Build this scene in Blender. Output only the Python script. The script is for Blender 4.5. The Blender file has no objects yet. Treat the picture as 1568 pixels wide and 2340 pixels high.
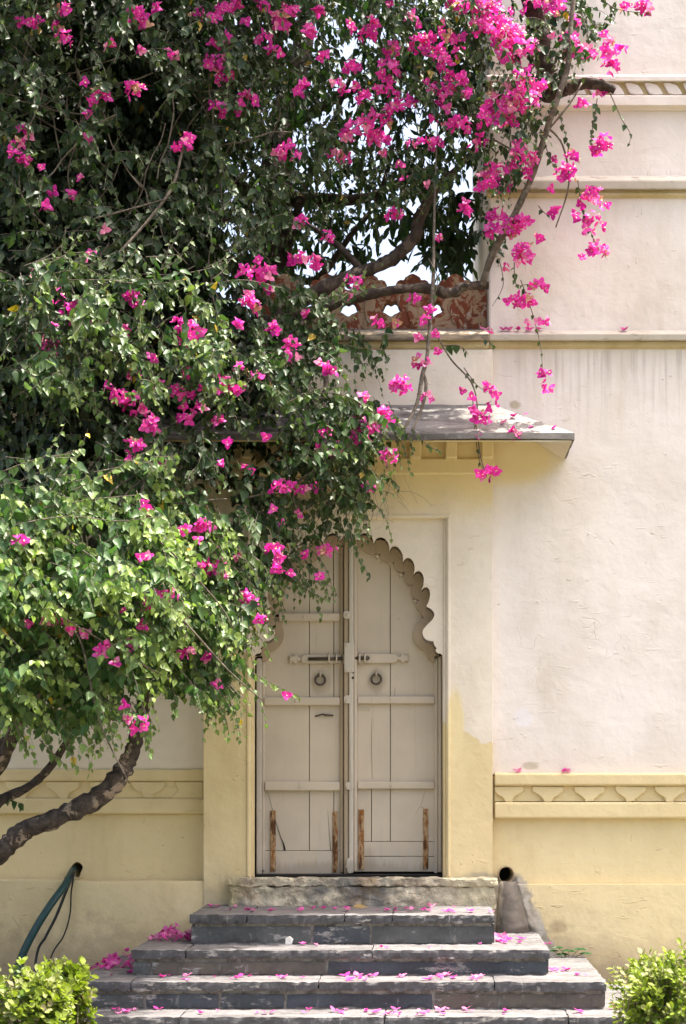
import bpy, bmesh, math, random
import numpy as np
from mathutils import Vector, Matrix, noise as mnoise
from mathutils.geometry import tessellate_polygon

random.seed(7)
rng = np.random.default_rng(7)
scene = bpy.context.scene
COL = scene.collection

# ------------------------------------------------------------------ camera
CX, CZ, CD, FP = 980.0, 1770.0, 9.0, 3600.0      # principal point and focal length in layout units
EYE = 1.6
cam_d = bpy.data.cameras.new('camera')
cam = bpy.data.objects.new('camera', cam_d)
COL.objects.link(cam)
cam.location = (0, -CD, EYE)
cam.rotation_euler = (math.radians(90), 0, 0)
cam_d.sensor_fit = 'VERTICAL'
cam_d.sensor_height = 36
cam_d.lens = 36 * FP / 2340
cam_d.shift_x = (784 - CX) / 2340
cam_d.shift_y = (CZ - 1170) / 2340
cam_d.clip_end = 500
cam_d.dof.use_dof = True
cam_d.dof.focus_distance = 8.8
cam_d.dof.aperture_fstop = 4.0
scene.camera = cam

# ------------------------------------------------------------------ light
LEAN_X, LEAN_Y = math.radians(17), math.radians(1.2)
sun_dir = Vector((math.tan(LEAN_X), math.tan(LEAN_Y), 1)).normalized()
SUN_EL = math.asin(sun_dir.z)
SUN_ROT = math.atan2(sun_dir.x, sun_dir.y)
world = bpy.data.worlds.new('World')
scene.world = world
world.use_nodes = True
wn = world.node_tree
sky = wn.nodes.new('ShaderNodeTexSky')
sky.sky_type = 'NISHITA'
sky.sun_disc = False
sky.sun_elevation = SUN_EL
sky.sun_rotation = SUN_ROT
sky.air_density = 1.0
sky.dust_density = 9.0
sky.ozone_density = 0.6
bg = wn.nodes['Background']
bg.inputs[1].default_value = 0.135
wn.links.new(sky.outputs[0], bg.inputs[0])
sl = bpy.data.lights.new('sun', 'SUN')
sl.energy = 3.8
sl.angle = math.radians(0.6)
sl.color = (1.0, 0.95, 0.87)
so = bpy.data.objects.new('sun', sl)
COL.objects.link(so)
so.rotation_euler = sun_dir.to_track_quat('Z', 'Y').to_euler()
scene.view_settings.view_transform = 'Standard'
scene.view_settings.look = 'None'
scene.view_settings.gamma = 1
scene.view_settings.exposure = 1.95
scene.cycles.max_bounces = 8
scene.cycles.transparent_max_bounces = 8

# ------------------------------------------------------------------ helpers
def P(px, py, Y):
    d = CD + Y
    return Vector(((px - CX) * d / FP, Y, EYE - (py - CZ) * d / FP))
def X(px, Y): return (px - CX) * (CD + Y) / FP
def Z(py, Y): return EYE - (py - CZ) * (CD + Y) / FP

def tag(o, label=None, cat=None, group=None, kind=None):
    if label: o['label'] = label
    if cat: o['category'] = cat
    if group: o['group'] = group
    if kind: o['kind'] = kind
    return o
def parent(o, p):
    if p is not None:
        o.parent = p
        o.matrix_parent_inverse = Matrix.Translation(p['base']).inverted() if 'base' in p else Matrix()
    return o
def thing(name, loc, label, cat, group=None):
    o = bpy.data.objects.new(name, None)
    o.empty_display_size = 0.1
    o.location = loc
    COL.objects.link(o)
    o['base'] = tuple(loc)
    return tag(o, label, cat, group)
def link(name, me, p=None, mat=None):
    o = bpy.data.objects.new(name, me)
    if mat is not None and not me.materials:
        me.materials.append(mat)
    COL.objects.link(o)
    return parent(o, p)
def mesh_from(name, V, F, smooth=False):
    me = bpy.data.meshes.new(name)
    me.from_pydata([tuple(v) for v in V], [], F)
    me.validate()
    bm = bmesh.new(); bm.from_mesh(me)
    bmesh.ops.recalc_face_normals(bm, faces=bm.faces)
    bm.to_mesh(me); bm.free()
    if smooth:
        for p in me.polygons: p.use_smooth = True
    return me
def bevel(o, w, seg=2):
    m = o.modifiers.new('bevel', 'BEVEL'); m.width = w; m.segments = seg
    m.limit_method = 'ANGLE'; m.angle_limit = math.radians(35)
    m.harden_normals = False
    return o
class MB:
    def __init__(s): s.V = []; s.F = []
    def add(s, V, F):
        n = len(s.V); s.V += [tuple(v) for v in V]; s.F += [tuple(i + n for i in f) for f in F]; return s
    def box(s, x0, x1, y0, y1, z0, z1):
        return s.add([(x0,y0,z0),(x1,y0,z0),(x1,y1,z0),(x0,y1,z0),(x0,y0,z1),(x1,y0,z1),(x1,y1,z1),(x0,y1,z1)],
                     [(0,3,2,1),(4,5,6,7),(0,1,5,4),(1,2,6,5),(2,3,7,6),(3,0,4,7)])
    def pbox(s, px0, px1, py0, py1, Yf, Yb):
        return s.box(X(px0,Yf), X(px1,Yf), Yf, Yb, Z(py1,Yf), Z(py0,Yf))
    def plate(s, outer, holes, Yf, Yb):
        """outline and holes as (x,z) world points, extruded from Yf to Yb"""
        loops = [outer] + list(holes)
        flat = [p for l in loops for p in l]; n = len(flat)
        tris = tessellate_polygon([[Vector((p[0], p[1], 0)) for p in l] for l in loops])
        V = [(p[0], Yf, p[1]) for p in flat] + [(p[0], Yb, p[1]) for p in flat]
        F = [tuple(t) for t in tris] + [tuple(i + n for i in reversed(t)) for t in tris]
        k = 0
        for l in loops:
            m = len(l)
            for i in range(m):
                a, b = k + i, k + (i + 1) % m
                F.append((a, b, b + n, a + n))
            k += m
        return s.add(V, F)
    def tube(s, pts, radii, sides=8, cap=True, rough=0.0, squash=1.0):
        pts = [Vector(p) for p in pts]; n = len(pts)
        if not hasattr(radii, '__len__'): radii = [radii] * n
        V = []; prev = None
        for i, p in enumerate(pts):
            t = (pts[min(i+1,n-1)] - pts[max(i-1,0)])
            t = t.normalized() if t.length > 1e-9 else Vector((0,0,1))
            u = prev - t * prev.dot(t) if prev is not None else t.orthogonal()
            if u.length < 1e-6: u = t.orthogonal()
            u.normalize(); prev = u; w = t.cross(u)
            for k in range(sides):
                a = 2 * math.pi * k / sides
                q = p + (u * math.cos(a) + w * math.sin(a) * squash) * radii[i]
                if rough:
                    q += (q - p).normalized() * rough * radii[i] * (mnoise.noise(q * (0.5 / max(radii[i], .004))) + .6*mnoise.noise(q * (1.3 / max(radii[i], .004))))
                V.append(q)
        F = []
        for i in range(n - 1):
            for k in range(sides):
                F.append((i*sides+k, i*sides+(k+1)%sides, (i+1)*sides+(k+1)%sides, (i+1)*sides+k))
        if cap:
            F.append(tuple(range(sides))); F.append(tuple((n-1)*sides + k for k in range(sides)))
        return s.add(V, F)
    def build(s, name, mat, p=None, smooth=False, bev=0, seg=2):
        o = link(name, mesh_from(name, s.V, s.F, smooth), p, mat)
        if bev: bevel(o, bev, seg)
        return o
def rough_box(x0, x1, y0, y1, z0, z1, step, amp, seed, freq=9.0):
    """box with a subdivided, unevenly worn surface"""
    bm = bmesh.new()
    nx = max(1, int((x1-x0)/step)); ny = max(1, int((y1-y0)/step/2)); nz = max(1, int((z1-z0)/step))
    def grid(f, a, b):
        g = [[bm.verts.new(f(i/a, j/b)) for j in range(b+1)] for i in range(a+1)]
        for i in range(a):
            for j in range(b):
                bm.faces.new((g[i][j], g[i+1][j], g[i+1][j+1], g[i][j+1]))
    L = lambda a, b, t: a + (b-a)*t
    grid(lambda u, v: (L(x0,x1,u), y0, L(z0,z1,v)), nx, nz)
    grid(lambda u, v: (L(x0,x1,u), L(y0,y1,v), z1), nx, ny)
    grid(lambda u, v: (L(x0,x1,u), L(y0,y1,v), z0), nx, ny)
    grid(lambda u, v: (L(x0,x1,u), y1, L(z0,z1,v)), nx, nz)
    grid(lambda u, v: (x0, L(y0,y1,u), L(z0,z1,v)), ny, nz)
    grid(lambda u, v: (x1, L(y0,y1,u), L(z0,z1,v)), ny, nz)
    bmesh.ops.remove_doubles(bm, verts=bm.verts, dist=1e-5)
    bmesh.ops.recalc_face_normals(bm, faces=bm.faces)
    off = Vector((seed*3.7, seed*1.3, seed*2.1))
    c = Vector(((x0+x1)/2, (y0+y1)/2, (z0+z1)/2))
    for v in bm.verts:
        q = v.co * freq + off
        nv = mnoise.noise_vector(q) + 0.6*mnoise.noise_vector(q*2.7)
        edge = sum((abs(v.co[k]-lo) < 1e-5 or abs(v.co[k]-hi) < 1e-5) for k, lo, hi in ((0,x0,x1),(1,y0,y1),(2,z0,z1)))
        v.co += nv * amp
        if edge >= 2:                       # worn arrises
            e = max(0, mnoise.noise(q*1.9) + .15)
            d = Vector((0, c.y - v.co.y, c.z - v.co.z))
            d = Vector((0, math.copysign(1, d.y), math.copysign(1, d.z)))
            v.co += d * e * amp * 1.6
    me = bpy.data.meshes.new('slab'); bm.to_mesh(me); bm.free()
    return me
def smooth_curve(pts, n=6):
    """Catmull-Rom through the points (tuples of any length)"""
    pts = [np.array(p, float) for p in pts]
    out = []
    for i in range(len(pts)-1):
        p0 = pts[max(i-1,0)]; p1 = pts[i]; p2 = pts[i+1]; p3 = pts[min(i+2,len(pts)-1)]
        for k in range(n):
            t = k/n
            out.append(.5*((2*p1)+(-p0+p2)*t+(2*p0-5*p1+4*p2-p3)*t*t+(-p0+3*p1-3*p2+p3)*t**3))
    out.append(pts[-1])
    return out

# ------------------------------------------------------------------ materials
class NT:
    def __init__(s, name):
        s.m = bpy.data.materials.new(name); s.m.use_nodes = True
        s.t = s.m.node_tree; s.t.nodes.clear()
        s.out = s.t.nodes.new('ShaderNodeOutputMaterial')
        s.b = s.t.nodes.new('ShaderNodeBsdfPrincipled')
        s.t.links.new(s.b.outputs[0], s.out.inputs[0])
        s.pos = s.n('ShaderNodeNewGeometry').outputs['Position']
    def n(s, t, **kw):
        nd = s.t.nodes.new(t)
        for k, v in kw.items():
            setattr(nd, k, v)
        return nd
    def put(s, sock, v):
        if isinstance(v, bpy.types.NodeSocket): s.t.links.new(v, sock)
        elif isinstance(v, (tuple, list)) and len(v) == 3 and sock.type == 'RGBA': sock.default_value = (*v, 1)
        else: sock.default_value = v
    def math(s, op, a, b=0.0, c=None):
        nd = s.n('ShaderNodeMath', operation=op)
        s.put(nd.inputs[0], a); s.put(nd.inputs[1], b)
        if c is not None: s.put(nd.inputs[2], c)
        return nd.outputs[0]
    def noise(s, scale, detail=4, rough=.55, vec=None, dist=0.0):
        nd = s.n('ShaderNodeTexNoise'); s.put(nd.inputs['Vector'], vec if vec is not None else s.pos)
        nd.inputs['Scale'].default_value = scale; nd.inputs['Detail'].default_value = detail
        nd.inputs['Roughness'].default_value = rough; nd.inputs['Distortion'].default_value = dist
        return nd.outputs['Fac']
    def map(s, scale=(1,1,1), loc=(0,0,0), rot=(0,0,0), vec=None):
        nd = s.n('ShaderNodeMapping'); s.put(nd.inputs[0], vec if vec is not None else s.pos)
        nd.inputs['Scale'].default_value = scale; nd.inputs['Location'].default_value = loc; nd.inputs['Rotation'].default_value = rot
        return nd.outputs[0]
    def ramp(s, v, a, b, lo=0.0, hi=1.0):
        nd = s.n('ShaderNodeMapRange', interpolation_type='SMOOTHSTEP')
        s.put(nd.inputs[0], v); nd.inputs[1].default_value = a; nd.inputs[2].default_value = b
        nd.inputs[3].default_value = lo; nd.inputs[4].default_value = hi
        return nd.outputs[0]
    def mix(s, f, a, b, mode='MIX'):
        nd = s.n('ShaderNodeMix', data_type='RGBA', blend_type=mode)
        s.put(nd.inputs[0], f); s.put(nd.inputs[6], a); s.put(nd.inputs[7], b)
        return nd.outputs[2]
    def xyz(s):
        nd = s.n('ShaderNodeSeparateXYZ'); s.put(nd.inputs[0], s.pos); return nd.outputs
    def blob(s, cx, cz, rx, rz, amt, nz):
        o = s.xyz()
        dx = s.math('DIVIDE', s.math('SUBTRACT', o[0], cx), rx)
        dz = s.math('DIVIDE', s.math('SUBTRACT', o[2], cz), rz)
        d = s.math('SQRT', s.math('ADD', s.math('MULTIPLY', dx, dx), s.math('MULTIPLY', dz, dz)))
        d = s.math('ADD', d, s.math('MULTIPLY', s.math('SUBTRACT', nz, .5), amt))
        return s.ramp(d, 1.0, .55)
    def bump(s, h, strength=.5, dist=.01, normal=None):
        nd = s.n('ShaderNodeBump'); s.put(nd.inputs['Height'], h)
        nd.inputs['Strength'].default_value = strength; nd.inputs['Distance'].default_value = dist
        if normal is not None: s.put(nd.inputs['Normal'], normal)
        return nd.outputs[0]
    def done(s, color, rough=.8, normal=None, spec=.3):
        s.put(s.b.inputs['Base Color'], color); s.put(s.b.inputs['Roughness'], rough)
        s.b.inputs['Specular IOR Level'].default_value = spec
        if normal is not None: s.put(s.b.inputs['Normal'], normal)
        return s.m

WHITE = (.765, .70, .65); CREAM = (.78, .70, .59); YEL = (.73, .60, .345); YELD = (.67, .535, .29); GREY = (.30, .26, .225)
def plaster(name, base, blobs=(), extra=None, streaks=False, bumpy=1.0, cracks=True):
    s = NT(name)
    n1 = s.noise(1.6, 5, .6); n2 = s.noise(14, 6, .65); n3 = s.noise(5, 4, .6)
    c = base if extra is None else extra(s, n1, n2, n3)
    c = s.mix(s.ramp(n1, .38, .62), c, s.mix(1.0, c, (.90,.885,.86), 'MULTIPLY'))
    wide = s.noise(1, 5, .65, s.map((2.2, 2, .55), loc=(7, 0, 3)))
    c = s.mix(s.ramp(wide, .52, .70, 0, .7), c, s.mix(1.0, c, (.86,.84,.79), 'MULTIPLY'))
    patch = s.noise(1, 3, .5, s.map((1.3, 1, 1.6), loc=(2, 5, 9)), dist=.5)
    c = s.mix(s.ramp(patch, .58, .66, 0, .45), c, s.mix(1.0, c, (1.06,1.06,1.07), 'MULTIPLY'))
    c = s.mix(s.ramp(n2, .55, .8, 0, .5), c, s.mix(1.0, c, (.88,.865,.84), 'MULTIPLY'))
    for cx, cz, rx, rz, amt, col, st in blobs:
        c = s.mix(s.math('MULTIPLY', s.blob(cx, cz, rx, rz, amt, n3), st), c, col)
    if streaks:      # rain streaks below the string course
        o = s.xyz()
        st = s.noise(1.0, 4, .6, s.map((38, 1, 1.1)))
        top = s.math('ADD', Z(797, 0), 0.0)
        f = s.math('SUBTRACT', top, o[2])
        fade = s.math('MULTIPLY', s.ramp(f, -.005, .02), s.ramp(f, .62, .0))
        right = s.ramp(o[0], X(1130,0), X(1330,0), .25, 1.0)
        c = s.mix(s.math('MULTIPLY', s.math('MULTIPLY', s.ramp(st, .46, .70), fade), s.math('MULTIPLY', right, .42)), c, (.26,.22,.18))
    # small dark pits
    pit = s.n('ShaderNodeTexVoronoi'); s.put(pit.inputs['Vector'], s.map((1,1,1.7), rot=(0,.5,0))); pit.inputs['Scale'].default_value = 7
    pm = s.math('MULTIPLY', s.ramp(pit.outputs['Distance'], .060, .02), s.ramp(s.noise(2.2, 2), .52, .6))
    c = s.mix(s.math('MULTIPLY', pm, .55), c, (.33,.26,.18))
    # trowel streaks and blisters
    sk = s.noise(1.0, 3, .5, s.map((7, 7, 26), rot=(0, .55, 0)), dist=1.2)
    sk = s.math('MULTIPLY', s.ramp(sk, .64, .72), s.ramp(s.noise(3.1, 3), .47, .60))
    sk2 = s.noise(1.0, 3, .5, s.map((16, 6, 9), rot=(0, -.9, 0)), dist=1.5)
    sk2 = s.math('MULTIPLY', s.ramp(sk2, .66, .73), s.ramp(s.noise(2.3, 3), .53, .64))
    c = s.mix(s.math('MULTIPLY', sk, .10), c, (.35,.28,.2))
    h = s.math('ADD', s.math('MULTIPLY', n1, 1.3), s.math('MULTIPLY', n2, .28))
    h = s.math('ADD', h, s.math('MULTIPLY', s.math('ADD', sk, sk2), .34))
    h = s.math('ADD', h, s.math('MULTIPLY', s.noise(5.5, 3, .5, dist=.6), .55))
    h = s.math('ADD', h, s.math('MULTIPLY', s.ramp(patch, .60, .64), .05))
    h = s.math('SUBTRACT', h, s.math('MULTIPLY', pm, .35))
    if cracks:
        w = s.n('ShaderNodeTexVoronoi', feature='DISTANCE_TO_EDGE')
        s.put(w.inputs['Vector'], s.map((1,1,1), vec=None)); w.inputs['Scale'].default_value = 2.1
        wv = s.n('ShaderNodeVectorMath', operation='ADD')
        nz = s.n('ShaderNodeTexNoise'); s.put(nz.inputs['Vector'], s.pos); nz.inputs['Scale'].default_value = 5
        s.put(wv.inputs[0], s.pos); s.put(wv.inputs[1], nz.outputs['Color']); s.put(w.inputs['Vector'], wv.outputs[0])
        cm = s.math('MULTIPLY', s.ramp(w.outputs['Distance'], .012, .002), s.ramp(s.noise(1.1, 2), .60, .68))
        h = s.math('SUBTRACT', h, s.math('MULTIPLY', cm, .2))
        c = s.mix(s.math('MULTIPLY', cm, .14), c, (.4,.31,.2))
    return s.done(c, .85, s.bump(h, .55*bumpy, .024), .2)

# scene places used by the painted areas
M = {}
def bay_paint(s, n1, n2, n3):
    o = s.xyz()
    wob = s.math('MULTIPLY', s.math('SUBTRACT', n3, .5), .30)
    c = s.mix(s.ramp(s.math('ADD', o[2], wob), Z(1215,-.06), Z(1095,-.06)), CREAM, YEL)
    c = s.mix(s.ramp(o[2], Z(1010,-.06), Z(985,-.06)), c, CREAM)
    zt = s.math('ADD', s.math('MULTIPLY', o[0], (Z(1695,0)-Z(1480,0))/(X(1120,0)-X(540,0))), Z(1695,0) - X(1120,0)*(Z(1695,0)-Z(1480,0))/(X(1120,0)-X(540,0)))
    d = s.math('SUBTRACT', s.math('ADD', zt, s.math('MULTIPLY', s.math('SUBTRACT', n3, .5), .22)), o[2])
    c = s.mix(s.ramp(d, -.006, .006), c, YEL)
    low = s.ramp(s.math('ADD', o[2], s.math('MULTIPLY', s.math('SUBTRACT', n2, .5), .35)), Z(1960,0), Z(2075,0))
    c = s.mix(s.math('MULTIPLY', low, .55), c, (.38,.33,.24))
    return c
M['bay'] = plaster('bay_plaster', CREAM, extra=bay_paint,
    blobs=[(X(1040,0), Z(1660,0), .062, .26, .45, YEL, 1.0), (X(1098,0), Z(2010,0), .12, .07, 1.6, (.30,.27,.22), .7)])
M['white'] = plaster('white_plaster', WHITE, streaks=True,
    blobs=[(X(1165,0), Z(1045,0), .36, .19, .5, YEL, .85), (X(1195,0), Z(1640,0), .06, .09, 2.2, (.74,.70,.70), .9),
           (X(1210,0), Z(1750,0), .06, .03, 1.4, (.46,.40,.31), .8), (X(1175,0), Z(925,0), .045, .035, 1.2, (.40,.33,.22), .8)])
M['low'] = plaster('cream_plaster', CREAM)
def plinth_paint(s, n1, n2, n3):
    o = s.xyz()
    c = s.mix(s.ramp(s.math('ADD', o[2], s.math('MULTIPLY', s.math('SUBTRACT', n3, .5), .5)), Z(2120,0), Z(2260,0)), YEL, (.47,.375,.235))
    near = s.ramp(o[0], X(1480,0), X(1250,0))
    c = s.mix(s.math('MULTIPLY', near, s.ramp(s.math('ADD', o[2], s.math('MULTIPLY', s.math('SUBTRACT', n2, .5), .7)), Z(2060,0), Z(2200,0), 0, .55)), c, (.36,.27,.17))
    # water run below the drain: widens downwards, with a rim of bare lime
    t = s.math('SUBTRACT', Z(1992,0), o[2])
    cx = s.math('ADD', X(1163,0), s.math('MULTIPLY', t, .10))
    dx = s.math('ABSOLUTE', s.math('SUBTRACT', o[0], cx))
    wob = s.math('MULTIPLY', s.math('SUBTRACT', s.noise(16, 5, .7), .5), .11)
    below = s.ramp(t, .0, .04)
    rim = s.ramp(s.math('SUBTRACT', s.math('ADD', dx, s.math('MULTIPLY', wob, 1.5)), s.math('MULTIPLY', t, .34)), .085, .055)
    c = s.mix(s.math('MULTIPLY', s.math('MULTIPLY', rim, s.ramp(o[0], X(1120,0), X(1135,0))), s.math('MULTIPLY', below, .9)), c, s.mix(s.ramp(n2, .42, .66), (.50,.46,.40), (.30,.27,.225)))
    run = s.ramp(s.math('SUBTRACT', s.math('ADD', dx, s.math('MULTIPLY', wob, .55)), s.math('MULTIPLY', t, .16)), .050, .026)
    c = s.mix(s.math('MULTIPLY', s.math('MULTIPLY', run, below), s.ramp(o[0], X(900,0), X(905,0), 0, .93)), c, s.mix(s.ramp(n2, .4, .62), (.115,.098,.083), (.19,.165,.14)))
    return c
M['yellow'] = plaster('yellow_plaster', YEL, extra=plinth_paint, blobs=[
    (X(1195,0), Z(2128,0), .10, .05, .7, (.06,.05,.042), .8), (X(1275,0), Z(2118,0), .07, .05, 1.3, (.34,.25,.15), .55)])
def stain_yellow(s, n1, n2, n3):
    return s.mix(s.ramp(n3, .4, .65), (.53,.44,.27), (.45,.36,.18))
M['cove'] = plaster('cove_plaster', CREAM, extra=stain_yellow, cracks=False)
M['soffit'] = plaster('soffit_plaster', YELD, extra=lambda s, n1, n2, n3: s.mix(s.ramp(s.xyz()[0], X(1135,-.3), X(1230,-.3)), YELD, (.76,.68,.55)))
def ledge_paint(s, n1, n2, n3):
    g = s.noise(1, 5, .65, s.map((9, 20, 30)))
    return s.mix(s.ramp(g, .56, .68, 0, .75), (.54,.49,.43), (.20,.17,.145))
def old_ledge(s, n1, n2, n3):
    g = s.noise(1, 5, .65, s.map((5, 20, 24)))
    return s.mix(s.ramp(g, .40, .62, 0, .9), (.46,.37,.26), (.13,.11,.095))
M['old_ledge'] = plaster('lichened_ledge', CREAM, extra=old_ledge, cracks=False)
M['ledge'] = plaster('weathered_ledge', WHITE, extra=ledge_paint, cracks=False)

def mat_slab():
    s = NT('weathered_slab')
    n = s.noise(1, 6, .7, s.map((3, 9, 9))); f = s.noise(22, 5, .7)
    c = s.mix(s.ramp(n, .36, .62), (.20,.185,.175), (.07,.062,.056))
    c = s.mix(s.ramp(f, .55, .75), c, (.30,.285,.27))
    o = s.xyz()
    c = s.mix(s.math('MULTIPLY', s.ramp(o[0], X(900,0), X(1250,0)), .6), c, (.29,.262,.235))
    return s.done(c, .85, s.bump(s.math('ADD', f, s.math('MULTIPLY', n, 2)), .6, .01))
M['awning'] = mat_slab()

def mat_slate(name, tint, dust_amt, mottled):
    s = NT(name)
    g = s.n('ShaderNodeNewGeometry'); sep = s.n('ShaderNodeSeparateXYZ'); s.put(sep.inputs[0], g.outputs['Normal'])
    n = s.noise(5, 6, .65); f = s.noise(40, 6, .7); st = s.noise(1, 5, .7, s.map((30, 14, 9)))
    c = s.mix(s.ramp(n, .3, .7), tint, tuple(min(1, t*1.9) for t in tint))
    if mottled: c = s.mix(s.ramp(s.noise(8, 5, .7), .45, .62, 0, .8), c, (.115,.095,.075))
    c = s.mix(s.ramp(st, .60, .70, 0, dust_amt), c, (.30,.28,.255))
    lime = s.math('ADD', s.noise(1, 6, .75, s.map((7, 9, 22))), s.math('MULTIPLY', s.noise(2.6, 3), .35))
    c = s.mix(s.ramp(lime, .765, .80, 0, .9 if dust_amt > .4 else .75), c, s.mix(s.ramp(f, .4, .6), (.34,.315,.29), (.22,.20,.185)))
    c = s.mix(s.ramp(f, .62, .78, 0, .5), c, (.20,.19,.18))
    top = s.ramp(sep.outputs[2], .55, .9)
    dust = s.mix(s.ramp(s.noise(1, 6, .65, s.map((4, 16, 8))), .38, .66), (.165,.154,.152), (.092,.087,.086))
    dust = s.mix(s.ramp(s.noise(17,5,.6), .55, .70, 0, .55), dust, (.075,.072,.075))
    c = s.mix(top, c, dust)
    h = s.math('ADD', s.math('MULTIPLY', st, .8), s.math('ADD', s.math('MULTIPLY', n, .6), s.math('MULTIPLY', f, .5)))
    return s.done(c, s.ramp(n, .3, .8, .5, .85), s.bump(h, .6, .008), .35)
M['riser'] = mat_slate('blue_slate', (.034,.038,.044), .35, False)
M['riser_b'] = mat_slate('grey_slate', (.055,.056,.054), .5, False)
M['riser_c'] = mat_slate('brown_sandstone', (.060,.052,.044), .6, True)
M['tread'] = mat_slate('dusty_slate', (.05,.048,.05), .75, False)
def mat_mortar():
    s = NT('lime_mortar')
    n = s.noise(18, 6, .7); m = s.noise(6, 4, .6)
    c = s.mix(s.ramp(n, .4, .65), (.32,.29,.255), (.16,.14,.12))
    return s.done(c, .95, s.bump(s.math('ADD', n, m), .8, .02), .1)
M['mortar'] = mat_mortar()
def mat_sill():
    s = NT('crumbling_masonry')
    n = s.noise(9, 7, .7); m = s.noise(3.3, 4, .6); o = s.xyz()
    v = s.n('ShaderNodeTexVoronoi'); s.put(v.inputs['Vector'], s.map((1,1,1.6))); v.inputs['Scale'].default_value = 9
    c = s.mix(s.ramp(n, .4, .62), (.68,.60,.44), (.38,.32,.235))
    c = s.mix(s.ramp(m, .52, .66, 0, .8), c, (.13,.13,.128))
    c = s.mix(s.ramp(s.noise(4.1,4), .56, .68, 0, .6), c, (.28,.18,.09))
    left = s.math('ADD', o[0], s.math('MULTIPLY', s.math('SUBTRACT', m, .5), .5))
    c = s.mix(s.ramp(left, X(590,0), X(520,0)), c, (.48,.41,.24))
    c = s.mix(s.ramp(left, X(990,0), X(1100,0)), c, (.50,.44,.30))
    h = s.math('ADD', s.math('MULTIPLY', n, 1.3), s.math('ADD', s.math('MULTIPLY', v.outputs['Distance'], .8), m))
    return s.done(c, .95, s.bump(h, 1.0, .035), .1)
M['sill'] = mat_sill()
def mat_wood(name, base, dark, grime=.4):
    s = NT(name)
    g = s.noise(1, 6, .65, s.map((45, 20, 1.6))); n = s.noise(3, 4, .6); f = s.noise(60, 4, .6)
    o = s.xyz()
    c = s.mix(s.ramp(n, .3, .7), base, tuple(b*.88 for b in base))
    c = s.mix(s.ramp(g, .58, .78, 0, grime), c, dark)
    low = s.ramp(s.math('ADD', o[2], s.math('MULTIPLY', g, .3)), 1.65, 1.05)
    c = s.mix(s.math('MULTIPLY', low, s.ramp(g, .45, .62, 0, .55)), c, (.46,.44,.40))
    c = s.mix(s.ramp(s.noise(13,5,.7), .64, .74, 0, .5), c, dark)
    for bx, bz, rx, rz, st in ((732,1558,.07,.09,.4), (860,1556,.07,.09,.4), (797,1998,.62,.10,.5), (840,1975,.06,.12,.35), (620,1985,.06,.12,.3)):
        c = s.mix(s.math('MULTIPLY', s.blob(X(bx,.16), Z(bz,.16), rx, rz, 1.1, g), st), c, dark)
    return s.done(c, s.ramp(n, .3, .7, .45, .62), s.bump(s.math('ADD', g, s.math('MULTIPLY', f, .3)), .25, .004), .35)
M['door'] = mat_wood('greige_painted_wood', (.56,.475,.365), (.27,.21,.145))
M['trim'] = mat_wood('brown_painted_trim', (.42,.32,.215), (.18,.12,.075), .6)
M['post'] = mat_wood('worn_pale_wood', (.54,.48,.39), (.25,.21,.16), .6)
def mat_simple(name, col, rough=.6, var=.3, scale=20, metal=0.0, bump=.2):
    s = NT(name); n = s.noise(scale, 4, .6)
    c = s.mix(s.ramp(n, .35, .7), col, tuple(v*(1-var) for v in col))
    s.b.inputs['Metallic'].default_value = metal
    return s.done(c, rough, s.bump(n, bump, .004), .4)
M['void'] = mat_simple('dark_hollow', (.022,.018,.015), .9)  # near-black colour standing in for the darkness of gaps and hollows
M['iron'] = mat_simple('dark_iron', (.10,.075,.055), .5, .5, 40, .3)
def mat_rust():
    s = NT('rusty_iron'); n = s.noise(1, 6, .7, s.map((60, 30, 22))); m = s.noise(1, 4, .6, s.map((40, 10, 9), loc=(3,1,0)))
    c = s.mix(s.ramp(n, .42, .6), (.42,.30,.17), (.25,.10,.028))
    c = s.mix(s.ramp(m, .5, .62), c, (.10,.045,.02))
    return s.done(c, .85, s.bump(n, .7, .005), .2)
M['rust'] = mat_rust()
def mat_parapet():
    s = NT('red_ochre_flaking_plaster')
    n = s.noise(13, 5, .65, dist=1.0); m = s.noise(6, 4, .6, s.map(loc=(4,2,7)), dist=.8)
    c = s.mix(s.ramp(n, .46, .54), (.20,.062,.034), (.34,.235,.15))
    c = s.mix(s.ramp(m, .54, .60), c, (.14,.048,.028))
    c = s.mix(s.ramp(s.noise(20,4,.6,dist=.6), .62, .68), c, (.38,.33,.28))
    return s.done(c, .9, s.bump(s.math('ADD', n, m), .6, .012), .1)
M['parapet'] = mat_parapet()
def mat_bark(name, a, b, patch, amount):
    s = NT(name)
    n = s.noise(22, 6, .7); m = s.noise(11, 5, .65, s.map(loc=(1,5,2)), dist=.5)
    c = s.mix(s.ramp(n, .35, .65), a, b)
    c = s.mix(s.ramp(m, .55, .61, 0, amount), c, patch)
    return s.done(c, .85, s.bump(s.math('ADD', n, m), .9, .012), .2)
M['bark'] = mat_bark('peeling_brown_bark', (.028,.022,.019), (.080,.062,.050), (.24,.185,.14), 1.0)
M['bark_dark'] = mat_bark('dark_brown_bark', (.028,.020,.016), (.065,.047,.036), (.12,.09,.068), .7)
M['twig'] = mat_bark('grey_twig', (.075,.060,.045), (.17,.14,.11), (.22,.19,.15), .8)
M['stem'] = mat_bark('green_stem', (.10,.11,.05), (.17,.16,.08), (.2,.17,.11), .8)
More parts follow.
